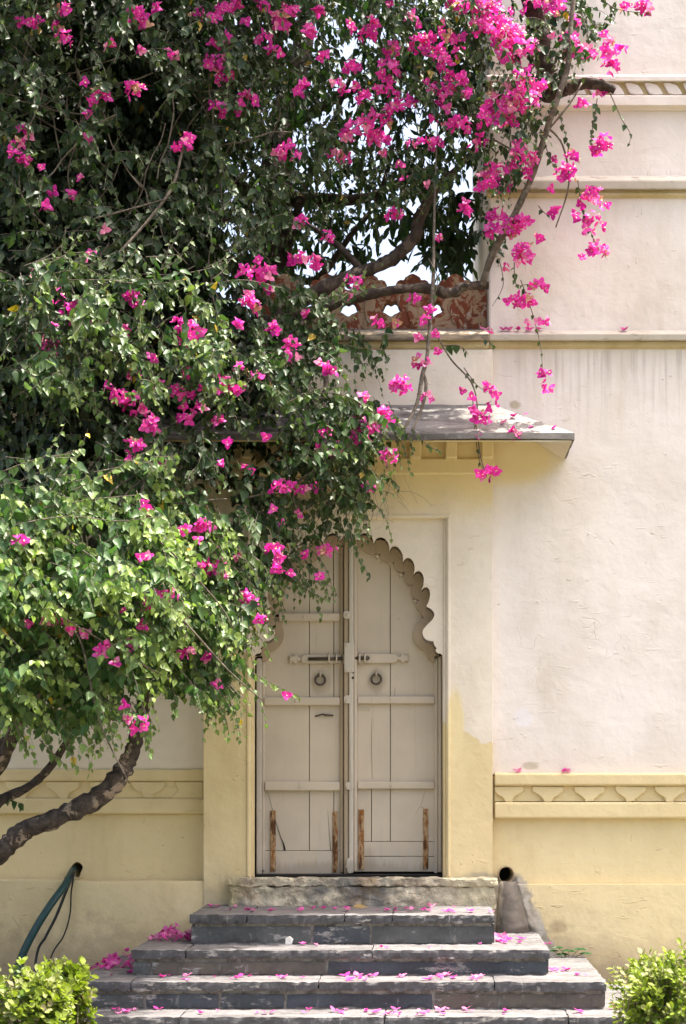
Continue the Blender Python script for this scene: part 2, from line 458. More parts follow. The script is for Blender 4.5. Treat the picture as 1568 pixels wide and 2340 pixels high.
def mat_leaf(name, trans=.32, rough=.42, tint=(1,1,1)):
    s = NT(name)
    at = s.n('ShaderNodeAttribute', attribute_name='Col')
    n = s.noise(45, 3, .6)
    c = s.mix(s.ramp(n, .3, .7, 0, .5), at.outputs['Color'], s.mix(1.0, at.outputs['Color'], (.72,.76,.7), 'MULTIPLY'))
    s.done(c, rough, s.bump(n, .12, .003), .38)
    tr = s.n('ShaderNodeBsdfTranslucent'); tc = s.mix(1.0, c, tint, 'MULTIPLY'); s.put(tr.inputs[0], tc)
    mx = s.n('ShaderNodeMixShader'); mx.inputs[0].default_value = trans
    s.t.links.new(s.b.outputs[0], mx.inputs[1]); s.t.links.new(tr.outputs[0], mx.inputs[2]); s.t.links.new(mx.outputs[0], s.out.inputs[0])
    return s.m
M['leaf'] = mat_leaf('bougainvillea_leaf', .34, .46, (1.1,1.3,.65))
M['leaf_tree'] = mat_leaf('tree_leaf', .30, .55, (1.2,1.35,.6))
M['leaf_hedge'] = mat_leaf('hedge_leaf', .34, .5, (1.2,1.3,.6))
M['bract'] = mat_leaf('pink_bract', .42, .55, (1.1,1.0,1.05))
M['hose'] = mat_simple('green_rubber', (.012,.055,.052), .45, .3, 30)
M['cable'] = mat_simple('black_rubber', (.02,.022,.02), .5)
M['pipe'] = mat_simple('clay_pipe', (.42,.32,.19), .8, .5, 25)
def mat_ground():
    s = NT('sandy_paving'); n = s.noise(3, 7, .65); f = s.noise(60, 4, .7)
    c = s.mix(s.ramp(n, .35, .65), (.15,.135,.10), (.085,.09,.05))
    c = s.mix(s.ramp(f, .55, .75), c, (.10,.095,.06))
    return s.done(c, .95, s.bump(s.math('ADD', n, f), .5, .01), .1)
M['ground'] = mat_ground()

# ------------------------------------------------------------------ ground
GZ = 0.14
g = MB().add([(-60,-60,GZ),(60,-60,GZ),(60,60,GZ),(-60,60,GZ)], [(0,1,2,3)]).build('ground', M['ground'])
tag(g, 'pale sandy ground in front of the steps and behind the wall', kind='structure')

# ------------------------------------------------------------------ palace wall on the right
def sweep(name, px0, px1, prof, back, mat, p, bev=0.004, x0=None):
    """profile of (Y, layout y) points from top to bottom swept along x; closed to a back plane"""
    pts = [(Y, Z(py, Y)) for Y, py in prof]
    pts = [(back, pts[0][1])] + pts + [(back, pts[-1][1])]
    xa = X(px0, 0) if x0 is None else x0
    xb = X(px1, 0); n = len(pts)
    V = [(xa, y, z) for y, z in pts] + [(xb, y, z) for y, z in pts]
    F = [(i, (i+1) % n, (i+1) % n + n, i + n) for i in range(n)] + [tuple(range(n)), tuple(range(2*n-1, n-1, -1))]
    return MB().add(V, F).build(name, mat, p, bev=bev)

palace = thing('palace_wall', (X(1330,0), 0, GZ), 'tall pale plastered palace wall with moulded bands and yellow plinth on the right', 'wall')
MB().box(X(1117,0), X(2300,0), 0.0, 3.4, Z(1772,0), Z(-700,0)).build('upper_wall', M['white'], palace, bev=.012)
# plinth with drain hole
x0, x1 = X(1117,0), X(2300,0)
hc = (X(1157,0), Z(1999,0)); hr = .049
hole = [(hc[0]+hr*math.cos(a), hc[1]+hr*1.05*math.sin(a)) for a in np.linspace(0, 2*math.pi, 28, endpoint=False)]
MB().plate([(x0,Z(2019,0)),(x1,Z(2019,0)),(x1,Z(1772,0)-.003),(x0,Z(1772,0)-.003)], [], .012, .5)
zs = Z(2040,.012)
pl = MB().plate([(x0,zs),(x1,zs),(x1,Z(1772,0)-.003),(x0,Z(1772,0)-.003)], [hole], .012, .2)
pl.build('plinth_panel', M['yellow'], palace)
bs = MB()
outer = [(x0, GZ-.1), (x1, GZ-.1), (x1, Z(2021,-.03)), (X(1200,-.03), Z(2021,-.03)), (X(1188,-.03), Z(2026,-.03)),
         (X(1181,-.03), Z(2034,-.03)), (X(1176,-.03), Z(2030,-.03)), (x0, Z(2024,-.03))]
ho = [(hc[0]+(hr+.004)*math.cos(a), hc[1]+(hr+.004)*1.05*math.sin(a)) for a in np.linspace(math.pi, 2*math.pi, 15)]
zt = Z(2021,-.03)
outer = [(x0, GZ-.1), (x1, GZ-.1), (x1, zt), (hc[0]+hr+.004, zt)] + [q for q in reversed(ho) if q[1] < zt-.001] + [(hc[0]-hr-.004, zt), (x0, zt)]
bs.plate(outer, [], -.03, .011).build('plinth_base', M['yellow'], palace, bev=.008)
dp = thing('drain_pipe', (hc[0], 0, hc[1]), 'round clay drain hole above the dark stain beside the steps', 'drain')
tp = MB()
n = 28
ring = lambda r, y, dx=0, dz=0: [(hc[0]+dx+r*math.cos(2*math.pi*k/n), y, hc[1]+dz+r*1.05*math.sin(2*math.pi*k/n)) for k in range(n)]
V = ring(hr-.0005, -.012) + ring(hr-.007, -.014) + ring(hr-.008, .18, -.012, .0)
F = [(j*n+k, j*n+(k+1)%n, (j+1)*n+(k+1)%n, (j+1)*n+k) for j in range(2) for k in range(n)]
V2 = ring(hr-.0005, .19); F += [(k, (k+1)%n, (k+1)%n+3*n, k+3*n) for k in range(n)]
MB().add(V+V2, F).build('pipe', M['pipe'], dp, smooth=True)
MB().add(ring(hr-.002, .185, -.004), [tuple(range(n))]).build('pipe_end', M['void'], dp)

# rounded plaster chute bulging from the wall under the drain
ch = MB(); V = []; NS, NA = 16, 13
for i in range(NS):
    t = i/(NS-1); z = hc[1] - hr*.75 + (.69 - (hc[1] - hr*.75))*t
    w = .046 + .052*t**.8; dp_ = .022 + .075*t**.7
    for j in range(NA):
        a = math.pi*j/(NA-1); q = Vector((hc[0] + .008 + .03*t - w*math.cos(a), -.026 - dp_*math.sin(a), z))
        V.append(q + mnoise.noise_vector(q*22)*.006*math.sin(a))
ch.add(V, [(i*NA+j, i*NA+j+1, (i+1)*NA+j+1, (i+1)*NA+j) for i in range(NS-1) for j in range(NA-1)] + [tuple(range(NA))])
ch.build('drain_chute', M['yellow'], palace, smooth=True)
# friezes
def petal_shape(cx, top, bot, w, stem):
    """ogee lotus petal: broad at the top, curving in to a narrow foot"""
    prof = [(0,.97),(.18,1.0),(.36,.93),(.55,.66),(.70,.42),(.85,.30),(1.0,.27)]
    L = [(cx - w/2*b, top + (bot-top)*a) for a, b in prof]; R = [(cx + w/2*b, top + (bot-top)*a) for a, b in prof]
    return [(a + rng.normal(0, .9), b + rng.normal(0, .7)) for a, b in L + R[::-1]]
fr = 0.012
sweep('plinth_cornice', 1117, 2300, [(-.01,1766),(-.055,1769),(-.055,1793),(-.03,1796)], .011, M['yellow'], palace, .006, x0=X(1131,-.05))
sweep('petal_ground', 1117, 2300, [(-.012,1796.5),(-.012,1831)], .0105, M['yellow'], palace, 0, x0=X(1131,-.05))
for k in range(-1, 11):
    cx = 1254 + 93*k + (k%3-1)*1.5
    o = [(X(a,-.03), Z(b,-.03)) for a, b in petal_shape(cx, 1797, 1832, 71, .3)]
    o = [(max(a, X(1131,-.05)), b) for a, b in o]
    MB().plate(o, [], -.032, -.0125).build('lotus_petal', M['yellow'], palace, bev=.005)
sweep('plinth_fascia', 1117, 2300, [(-.036,1833),(-.045,1835),(-.045,1869),(.0,1871)], .0105, M['yellow'], palace, .008, x0=X(1131,-.05))
# upper mouldings
sweep('upper_cornice', 1112, 2300, [(-.012,171),(-.05,173),(-.05,185),(-.02,187)], -.001, M['white'], palace, .004)
sweep('upper_petal_ground', 1112, 2300, [(-.012,187.5),(-.012,217)], -.001, M['cove'], palace, 0)
for k in range(0, 16):
    cx = 1140 + 44*k
    q = [(cx-20,189),(cx-6,188),(cx+10,193),(cx+19,205),(cx+24,215),(cx+4,216),(cx-8,213),(cx-14,203)]
    MB().plate([(X(a,-.03), Z(b,-.03)) for a, b in q], [], -.03, -.0125).build('leaf_relief', M['white'], palace, bev=.006)
sweep('upper_fascia', 1112, 2300, [(-.03,217.5),(-.045,219),(-.045,241),(-.018,243),(-.012,252)], -.001, M['white'], palace, .004)
sweep('middle_ledge', 1112, 2300, [(-.01,401),(-.06,410),(-.062,414),(-.055,431),(-.02,434)], -.001, M['ledge'], palace, .004)
sweep('middle_cove', 1112, 2300, [(-.018,434.5),(-.018,439),(-.028,440),(-.028,446),(-.008,452)], -.001, M['cove'], palace, .003)
sweep('string_course', 1117, 2300, [(-.015,755),(-.065,763),(-.06,777),(-.03,779)], -.001, M['ledge'], palace, .005)
sweep('string_cove', 1117, 2300, [(-.028,779.5),(-.028,790),(-.006,797)], -.001, M['cove'], palace, .004)

# ------------------------------------------------------------------ low wall on the left
lowwall = thing('garden_wall', (X(200,0), 0, GZ), 'shaded cream garden wall with yellow plinth left of the door', 'wall')
YL = .11
MB().box(X(-900,0), X(470,0), YL, .55, Z(1760,YL), Z(797,YL)).build('upper_wall', M['low'], lowwall, bev=.01)
hh = (X(166,0), Z(1990,0))
hole = [(hh[0]+.03*math.cos(a)*(1+.25*math.sin(3*a)), hh[1]+.045*math.sin(a)) for a in np.linspace(0, 2*math.pi, 16, endpoint=False)]
MB().plate([(X(-900,0),GZ-.1),(X(470,0),GZ-.1),(X(470,0),Z(1760,YL)-.002),(X(-900,0),Z(1760,YL)-.002)], [hole], YL+.005, YL+.25).build('plinth_panel', M['yellow'], lowwall)
MB().box(hh[0]-.1, hh[0]+.1, YL+.251, YL+.27, hh[1]-.1, hh[1]+.1).build('hole_lining', M['void'], lowwall)
sweep('plinth_cornice', -900, 466, [(YL-.004,1757),(YL-.026,1759),(YL-.026,1784),(YL-.012,1786)], YL+.004, M['yellow'], lowwall, .008)
sweep('petal_ground', -900, 466, [(YL-.006,1786.5),(YL-.006,1823)], YL+.004, M['yellow'], lowwall, 0)
for k in range(-6, 3):
    cx = 146 + 97*k + (k%2)*2
    o = [(X(a,YL), Z(b,YL)) for a, b in petal_shape(cx, 1787, 1824, 78, .3)]
    MB().plate(o, [], YL-.021, YL-.0065).build('lotus_petal', M['yellow'], lowwall, bev=.007)
MB().plate([(X(392,YL),Z(1824,YL)),(X(465,YL),Z(1824,YL)),(X(465,YL),Z(1786.6,YL)),(X(400,YL),Z(1786.6,YL)),(X(408,YL),Z(1806,YL))], [], YL-.022, YL-.0065).build('worn_plaster', M['yellow'], lowwall, bev=.008)
sweep('plinth_fascia', -900, 466, [(YL-.020,1824),(YL-.030,1826),(YL-.030,1859),(YL-.004,1862)], YL+.004, M['yellow'], lowwall, .009)
bl = [(X(-900,0),GZ-.1),(X(470,0),GZ-.1),(X(470,0),Z(2014,-.05))] + [(X(a,-.05), Z(2014+b,-.05)) for a, b in ((440,0),(400,1),(340,0),(260,2),(190,1))] + \
     [(hh[0]+.042, Z(2013,-.05)), (hh[0]+.028,hh[1]-.05), (hh[0]-.01,hh[1]-.058), (hh[0]-.045, hh[1]-.03), (hh[0]-.05, Z(2014,-.05)), (X(80,-.05),Z(2012,-.05)), (X(-900,0),Z(2014,-.05))]
MB().plate(bl, [], -.05, YL+.004).build('plinth_base', M['yellow'], lowwall, bev=.012)
sweep('string_course', -900, 1116, [(-.06,755),(-.115,763),(-.11,777),(-.07,779)], .5, M['old_ledge'], lowwall, .006)
sweep('string_cove', -900, 1116, [(-.075,779.5),(-.075,790),(-.058,797)], .5, M['cove'], lowwall, .004)

# ------------------------------------------------------------------ gateway bay
bay = thing('gateway_bay', (X(797,0), -.06, GZ), 'projecting gateway bay with scalloped arch and sloping awning around the door', 'gateway')
YB = -.06
C0 = 796.5
def mir(pts): return [(2*C0 - a, b) for a, b in pts][::-1]
xl, xr = 574, 1019
plate = MB()
A = lambda a, b, Y=YB: (X(a, Y), Z(b, Y))
plate.plate([A(465,797), A(1126,797), A(1126,2110), A(xr,2110), A(xr,1184), A(xl,1184), A(xl,2110), A(465,2110)], [], YB, .0).build('bay_front', M['bay'], bay, bev=.012, seg=3)
# cusped arch, right half, from the crown down to the springing
def zc(p): return (714 + p[0]*.2186, 1171 + p[1]*.2186)
def lobe(a, pk, b, n=7):
    """smooth bulge through a, pk, b"""
    a, pk, b = map(np.array, (a, pk, b))
    out = []
    for i in range(n):
        t = i/n
        ang = math.pi*t
        c = (a+b)/2
        out.append(tuple(c + (a-c)*math.cos(ang) + (pk-c)*math.sin(ang)))
    return out
cusps = [((377,222),)]
right = []
right += [(377,205),(400,215),(430,240),(455,268)]
L = [((472,288),(560,212),(640,326)), ((640,326),(742,262),(803,406)), ((803,406),(895,362),(945,516)), ((945,516),(1040,492),(1058,646)),
     ((1058,646),(1150,640),(1143,806)), ((1143,806),(1225,815),(1193,976))]
for a, pk, b in L: right += lobe(a, pk, b, 9)
right += [(1193,976)] + [tuple(q) for q in smooth_curve([(1205,988),(1248,1015),(1275,1065),(1255,1120),(1200,1175),(1160,1225),(1152,1265),(1170,1310),(1212,1338),(1268,1344)], 4)]
right += [(1266,1362),(1280,1395),(1303,1420),(1290,1432),(1292,1455),(1312,1472),(1340,1474),(1360,1492)]
archR = [zc(p) for p in right]
archL = mir(archR)
YS = -.022
opening = [A(1012,2106,YS)] + [A(*p, YS) for p in reversed(archR)] + [A(*p, YS) for p in archL[::-1][1:]] + [A(581,2106,YS)]
outline = [A(xl-2,2106,YS), A(xl-2,1180,YS), A(xr+2,1180,YS), A(xr+2,2106,YS)] + opening
MB().plate(outline, [], YS, .004).build('arch_panel', M['bay'], bay, bev=.005, seg=2)
for a0, a1 in ((1014.5,1019.2),(1022.5,1029)):
    out_ = a0 > 1020
    for b0, b1 in ((a0, a1), (2*C0-a1, 2*C0-a0)):
        MB().pbox(b0, b1, 1182 if out_ else 1188, 2004, YB-.010 if out_ else YS-.02, YB+.001 if out_ else YS+.001).build('panel_moulding', M['bay'], bay, bev=.006, seg=3)
MB().pbox(2*C0-1029, 1029, 1176, 1182, YB-.006, YB+.001).build('panel_moulding', M['bay'], bay, bev=.006)
# body behind the front so no light leaks in
MB().plate([A(465,797,0), A(1116,797,0), A(1116,2110,0), A(1030,2110,0), A(1030,1190,0), A(563,1190,0), A(563,2110,0), A(465,2110,0)], [], .001, .5).build('bay_core', M['low'], bay)
MB().pbox(540, 1050, 1150, 2120, .30, .32).build('reveal_back', M['void'], bay)
# awning and its supports
MB().pbox(465, 1130, 1046, 1084, YB-.028, YB+.002).build('fascia_band', M['bay'], bay, bev=.012, seg=3)
for a in (1101, 1018, 936, 854, 772, 690, 608, 549, 466):
    MB().pbox(a, a+27, 985, 1046, YB-.075, YB+.002).build('bracket', M['bay'], bay, bev=.008)
ye, de = -.52, CD-.52
ze = Z(990, ye); zw = Z(924, -.06)
eR = X(1313, ye); eL = X(283, ye)
def awn_mesh(top, th, inset=0.0, dz=0.0):
    FL, FR = Vector((eL+inset, ye+inset, ze)), Vector((eR-inset, ye+inset, ze))
    BR, BL = Vector((eR-inset, -.001, ze)), Vector((eL+inset, .049, ze))
    TR, TL = Vector((X(1122,-.06), -.061, zw)), Vector((X(470,-.06), -.061, zw))
    TB, TC = Vector((X(1128,0), -.001, zw-.004)), Vector((X(464,0), .049, zw-.004))
    pts = [FL, FR, BR, TB, TR, TL, TC, BL]
    faces = [(0,1,4,5), (1,2,3,4), (0,5,6,7)]
    V = [p + Vector((0,0,dz)) for p in pts] + [p + Vector((0,0,dz-th)) for p in pts]
    F = list(faces) + [tuple(i+8 for i in f[::-1]) for f in faces]
    for i in range(8):
        F.append((i, (i+1) % 8, (i+1) % 8 + 8, i + 8))
    return V, F
V, F = awn_mesh(True, .032)
me = mesh_from('awning', V, F)
bm = bmesh.new(); bm.from_mesh(me)
bmesh.ops.subdivide_edges(bm, edges=[e for e in bm.edges if e.calc_length() > .08], cuts=22, use_grid_fill=True)
for v in bm.verts:
    q = v.co * 8
    v.co += Vector((mnoise.noise(q+Vector((5,0,0)))*.003, mnoise.noise(q)*.010 + mnoise.noise(q*3)*.004, mnoise.noise(q*.8+Vector((0,9,0)))*.009 + mnoise.noise(q*3.1)*.003))
bmesh.ops.triangulate(bm, faces=bm.faces)
bm.to_mesh(me); bm.free()
link('awning', me, bay, M['awning'])
V, F = awn_mesh(False, .008, .014, -.035)
MB().add(V, F).build('soffit', M['soffit'], bay)
# crumbling sill below the door
for nm, z0, z1, yf, am, sd_ in (('door_sill', .84, Z(2024,-.14), -.138, .016, 3), ('sill_course', Z(2026,-.15)+.001, Z(2007,-.15), -.152, .0075, 8)):
    rb = rough_box(X(521,-.15)+(.01 if sd_ == 3 else 0), X(1134,-.06)+.004-(.012 if sd_ == 3 else 0), yf, -.03, z0, z1, .009, am, sd_, 8 if sd_ == 3 else 13)
    link(nm, rb, bay, M['sill'])

# ------------------------------------------------------------------ door
door = thing('double_door', (X(797,.1), .1, Z(2000,.1)), 'old greige wooden double door with scalloped top, bolts, ring pulls and rusty straps', 'door')
YD = .160                                                    # face of the planks
D = lambda a, b, Y=YD: (X(a, Y), Z(b, Y))
MB().pbox(576, 1018, 1200, 2003, YD+.024, YD+.035).build('dark_backing', M['void'], door)  # dark sheet added behind the planks so gaps and seams look unlit
def plank(x0, x1, y0, y1, Y=YD, th=.022, nm='plank', mt='door'):
    return MB().pbox(x0, x1, y0, y1, Y, Y+th).build(nm, M[mt], door, bev=.0025)
TOP = 1215
def seam_plank(xs, y0, y1):
    for a, b in zip(xs[:-1], xs[1:]):
        plank(a+.7, b-.7, y0, y1, YD + rng.uniform(-.002, .002))
seam_plank([600,707,762,784], TOP+30, 1404)
seam_plank([600,707,763,784], 1410, 1600)
seam_plank([600,707,784], 1604, 1795)
seam_plank([600,707,763,784], 1800, 1943.5)
plank(600, 784, 1944.5, 1997, YD-.001)
seam_plank([812,892,1004], TOP+20, 1598)
seam_plank([812,850,892,1004], 1602, 1795) if False else seam_plank([812,892,1004], 1602, 1795)
seam_plank([812,849,892,1004], 1798, 1922.5)
plank(812, 1004, 1923.5, 1956.4, YD-.001); plank(812, 1004, 1957.6, 1992, YD)
# stiles and rails
YR = YD-.030
def rail(x0, x1, y0, y1, Y=YR, nm='rail', mt='door', b=.007):
    return MB().pbox(x0, x1, y0, y1, Y, YD+.001).build(nm, M[mt], door, bev=b, seg=3)
rail(586, 598, 1504, 1998, YR-.006, 'stile', 'post'); rail(598.5, 605, 1512, 1990, YR+.012, 'stile')
rail(992, 1001, 1504, 1996, YR+.010, 'stile'); rail(1001.4, 1009.5, 1500, 1994, YR-.006, 'stile')
rail(777, 785, 1222, 1994, YR+.006, 'stile', 'trim')
rail(637, 777, 1401, 1419)
rail(603, 777, 1593, 1612); rail(605, 777, 1786, 1807)
rail(817, 994, 1591, 1608); rail(817, 994, 1786, 1803)
# centre post with bosses
rail(786, 796.5, 1216, 1998, YR-.020, 'centre_post', 'trim'); rail(797, 808, 1214, 1996, YR-.034, 'centre_post', 'post', .009); rail(808.5, 816, 1220, 1992, YR-.010, 'centre_post', 'door')
def boss(px, py, w, h, Y, mt='post', r=None):
    pts = []
    for k in range(20):
        a = 2*math.pi*k/20
        pts.append(D(px + w*math.copysign(abs(math.cos(a))**.75, math.cos(a)), py + h*math.copysign(abs(math.sin(a))**.75, math.sin(a)), Y))
    return MB().plate(pts, [], Y, YD-.01).build('boss', M[mt], door, bev=.004)
boss(793, 1405, 8.5, 9, YR-.037); boss(795, 1598, 9, 9.5, YR-.037); boss(799, 1796, 10, 9, YR-.037); boss(800, 1978, 8, 18, YR-.037)
MB().pbox(786, 809, 1468, 1537, YR-.040, YD-.01).build('lock_plate', M['post'], door, bev=.008, seg=3)
for py in (1474, 1531, 1405, 1598, 1796, 1981):
    MB().tube([P(793, py, YR-.046), P(793, py, YR-.036)], [3.2*.0024, 3.6*.0024], 10).build('stud', M['door'], door, bev=.002)
for px, py in ((676,1602),(688,1797),(893,1597),(893,1795),(695,1410)):
    MB().tube([P(px, py, YR-.006), P(px, py, YR+.002)], [3.0*.0024, 3.6*.0024], 10).build('stud', M['door'], door, bev=.002)
# scalloped trim nailed under the arch
up = right
lowz = [(377,300),(420,318),(470,345),(520,358)]
for a, pk, b in (((520,360),(575,425),(668,432)), ((712,432),(745,512),(852,517)), ((852,535),(885,608),(962,616)), ((962,650),(982,735),(1045,752))):
    lowz += lobe(a, pk, b, 7) + [b]
lowz += [tuple(q) for q in smooth_curve([(1045,765),(1034,815),(1052,875),(1112,915)], 4)]
lowz += [tuple(q) for q in smooth_curve([(1088,955),(1090,1005),(1128,1040)], 4)] + [(1142,1072),(1166,1106)]
lowz += [tuple(q) for q in smooth_curve([(1128,1122),(1076,1180),(1055,1260),(1070,1345),(1120,1418),(1190,1450)], 5)]
lowz += [tuple(q) for q in smooth_curve([(1194,1490),(1220,1540),(1276,1566)], 4)] + [(1276,1500),(1360,1500)]
def push_out(pts, k=3.5):
    return [(a + k*.9, b + 6.5) for a, b in pts]       # same real outline, seen deeper in the wall
YT = YD-.034
ua = [zc(p) for p in up]
trimR = [(797.2,1222)] + push_out(ua[1:], -.6) + [zc(p) for p in reversed(lowz)]
MB().plate([D(a, b, YT) for a, b in trimR], [], YT, YD-.001).build('arch_trim', M['trim'], door, bev=.007, seg=3)
trimL = [(2*C0-a-.3, b) for a, b in trimR]
MB().plate([D(a, b, YT) for a, b in trimL], [], YT, YD-.001).build('arch_trim', M['trim'], door, bev=.007, seg=3)
# little rosettes under the trim
def star(px, py, r, n=4, rot=0.0):
    return [(px + (r if k % 2 == 0 else r*.42)*math.cos(rot+math.pi*k/n), py + (r if k % 2 == 0 else r*.42)*math.sin(rot+math.pi*k/n)) for k in range(2*n)]
for q in ((682,458),(826,540),(926,648),(1078,925)):
    a, b = zc(q)
    for s_ in (1, -1):
        aa = C0 + s_*(a-C0)
        MB().plate([D(u, v, YT+.012) for u, v in star(aa, b, 8.5, 4, .3)], [], YT+.012, YD-.001).build('rosette', M['door'], door, bev=.003)
# sliding bolts
def end_plate(cx, cy, sgn):
    pts = [(-13,-10),(-6,-5),(-1,-10),(6,-10),(4,-5),(9,-4),(14,-3),(14,3),(9,4),(4,5),(6,10),(-1,10),(-6,5),(-13,10),(-11,4),(-14,0),(-11,-4)]
    return [D(cx + sgn*a, cy + b, YD-.022) for a, b in pts]
MB().plate(end_plate(674, 1506, 1), [], YD-.022, YD-.001).build('bolt_plate', M['door'], door, bev=.003)
MB().plate(end_plate(921, 1504, -1), [], YD-.022, YD-.001).build('bolt_plate', M['door'], door, bev=.003)
def round_bar(x0, x1, y0, y1, Y):
    r = (y1-y0)/2; cy = (y0+y1)/2
    return [D(x0+r-r*math.sin(a), cy - r*math.cos(a), Y) for a in np.linspace(0, math.pi, 8)] + [D(x1-r+r*math.sin(a), cy + r*math.cos(a), Y) for a in np.linspace(0, math.pi, 8)]
MB().plate(round_bar(688, 800, 1496, 1516, YD-.024), [], YD-.024, YD-.001).build('bolt_bed', M['door'], door, bev=.004)
MB().plate(round_bar(800, 909, 1494, 1515, YD-.024), [], YD-.024, YD-.001).build('bolt_bed', M['door'], door, bev=.004)
b1 = MB().tube([P(705,1506,YD-.030), P(784,1505,YD-.030)], .010, 10).build('bolt', M['iron'], door, smooth=True)
MB().tube([P(812,1504,YD-.032), P(836,1504,YD-.032), P(841,1504,YD-.032), P(845,1504,YD-.032)], [.011,.011,.013,.006], 10).build('bolt', M['iron'], door, smooth=True)
for px in (752, 769, 822, 834):
    k = MB()
    k.tube([P(px,1494,YD-.02), P(px,1496,YD-.042), P(px,1505,YD-.048), P(px,1514,YD-.042), P(px,1516,YD-.02)], .0055, 6).build('bolt_keeper', M['door'], door, smooth=True)
# ring pulls
for px, py in ((732,1554),(860,1552)):
    r0 = thing('x', (0,0,0), None, None) if False else None
    pts = [P(px + 11.2*math.sin(a), py - 11.2*math.cos(a), YD-.014 - .006*(1-math.cos(a))) for a in np.linspace(0, 2*math.pi, 29)]
    rg = MB().tube(pts, .0065, 8, cap=False).build('ring_pull', M['iron'], door, smooth=True)
    MB().tube([P(px,py-17,YD+.001), P(px,py-16,YD-.016), P(px,py-11,YD-.026), P(px,py-8,YD-.016), P(px,py-8,YD+.001)], .006, 8).build('staple', M['door'], rg, smooth=True)
    MB().tube([P(px,py-14,YD-.004), P(px,py-14,YD-.001)], .017, 14).build('rose', M['door'], rg, bev=.002)
# hasp, keyholes and a hand-scratched slot
MB().tube([P(720,1637,YD-.006), P(738,1632,YD-.012), P(742,1634,YD-.014), P(762,1635,YD-.006)], [.004,.005,.007,.004], 7).build('hasp', M['iron'], door, smooth=True)
MB().pbox(816.5, 847, 1619.5, 1622.5, YD-.006, YD-.001).build('hasp', M['door'], door, bev=.002)
for py in (1536, 1549):
    MB().tube([P(806.5,py,YR-.0345), P(806.5,py,YR-.030)], .0075, 10).build('keyhole', M['void'], door)
# rusty iron straps with rivets
for x0, x1, y0, y1 in ((618,630,1852,1991),(760,772,1854,1993),(819.5,832,1850,1987),(967,979,1848,1986)):
    st = bevel(link('iron_strap', rough_box(X(x0,YD-.010), X(x1,YD-.010), YD-.010, YD-.0015, Z(y1,YD), Z(y0,YD), .012, .0012, x0, 40), door, M['rust']), .002)
    for py in np.linspace(y0+8, y1-8, 7):
        MB().tube([P((x0+x1)/2, py, YD-.015), P((x0+x1)/2, py, YD-.009)], [.005,.0065], 8).build('rivet', M['rust'], st)
# cracks in the low boards
def crack(pts):
    m = MB()
    for (a, b, w), (c, d, v) in zip(pts[:-1], pts[1:]):
        m.add([P(a-w, b, YD-.0035), P(a+w, b, YD-.0035), P(c+v, d, YD-.0035), P(c-v, d, YD-.0035)], [(0,1,2,3)])
    return m
for cr in ([(612,1810,.3),(620,1840,.4),(634,1890,.6),(642,1915,.9),(648,1928,1.6),(651,1943,2.6)], [(749,1850,.2),(753,1910,.5),(756,1943,.7)],
           [(972,1806,.2),(962,1840,.3),(950,1860,.2)], [(850,1640,.2),(849,1700,.35),(851,1780,.3)], [(893,1570,.3),(903,1570,.3),(902,1590,.3)]):
    crack(cr).build('split', M['void'], door)
# near-black strip that paints the shadow in the gap under the door
MB().pbox(584, 1010, 1999, 2006, .085, .2).build('gap_shade_strip', M['void'], door)

# ------------------------------------------------------------------ parapet of red stone
para = thing('pierced_parapet', (X(945,.2), .2, Z(757,.2)), 'pierced red stone parapet with flaking paint on top of the low wall', 'parapet')
YP = .12
fin = []
for c in range(5):
    cx = 650 + 97.5*c + (0.5 if c else 0)
    fin.append(cx)
top = []
for cx in fin:
    f = [(-46,662),(-40,659),(-39,650),(-35,642),(-27,638),(-20,640),(-17,633),(-9,628),(0,624),(9,628),(17,633),(20,640),(27,638),(35,642),(39,650),(40,659),(46,662)]
    top += [(cx+a, b) for a, b in f]
outline = [(600,760)] + [(600,662)] + top + [(1090,655),(1113,648),(1113,760)]
holes = []
for c in range(4):
    cx = 698.5 + 97.5*c
    holes.append([(cx+a, b) for a, b in [(-9,687),(0,692),(9,686),(15,691),(17,699),(24,709),(14,715),(8,717),(1,723),(-7,719),(-12,715),(-23,711),(-17,701),(-13,692)]])
PP = lambda a, b: (X(a,YP), Z(b,YP))
MB().plate([PP(*p) for p in outline], [[PP(*p) for p in h] for h in holes], YP, YP+.09).build('pierced_panel', M['parapet'], para, bev=.008)
rel = MB()
for c, cx in enumerate(fin):           # raised teardrop on each panel
    o = [(cx+12*math.sin(a)*(1-.25*math.cos(a)), 712+30*math.cos(a)) for a in np.linspace(0, 2*math.pi, 20, endpoint=False)]
    MB().plate([PP(*p) for p in o], [], YP-.012, YP-.0005).build('raised_drop', M['parapet'], para, bev=.006)
MB().pbox(600, 1113, 751, 762, YP-.03, YP+.14).build('base_course', M['awning'], para, bev=.006)

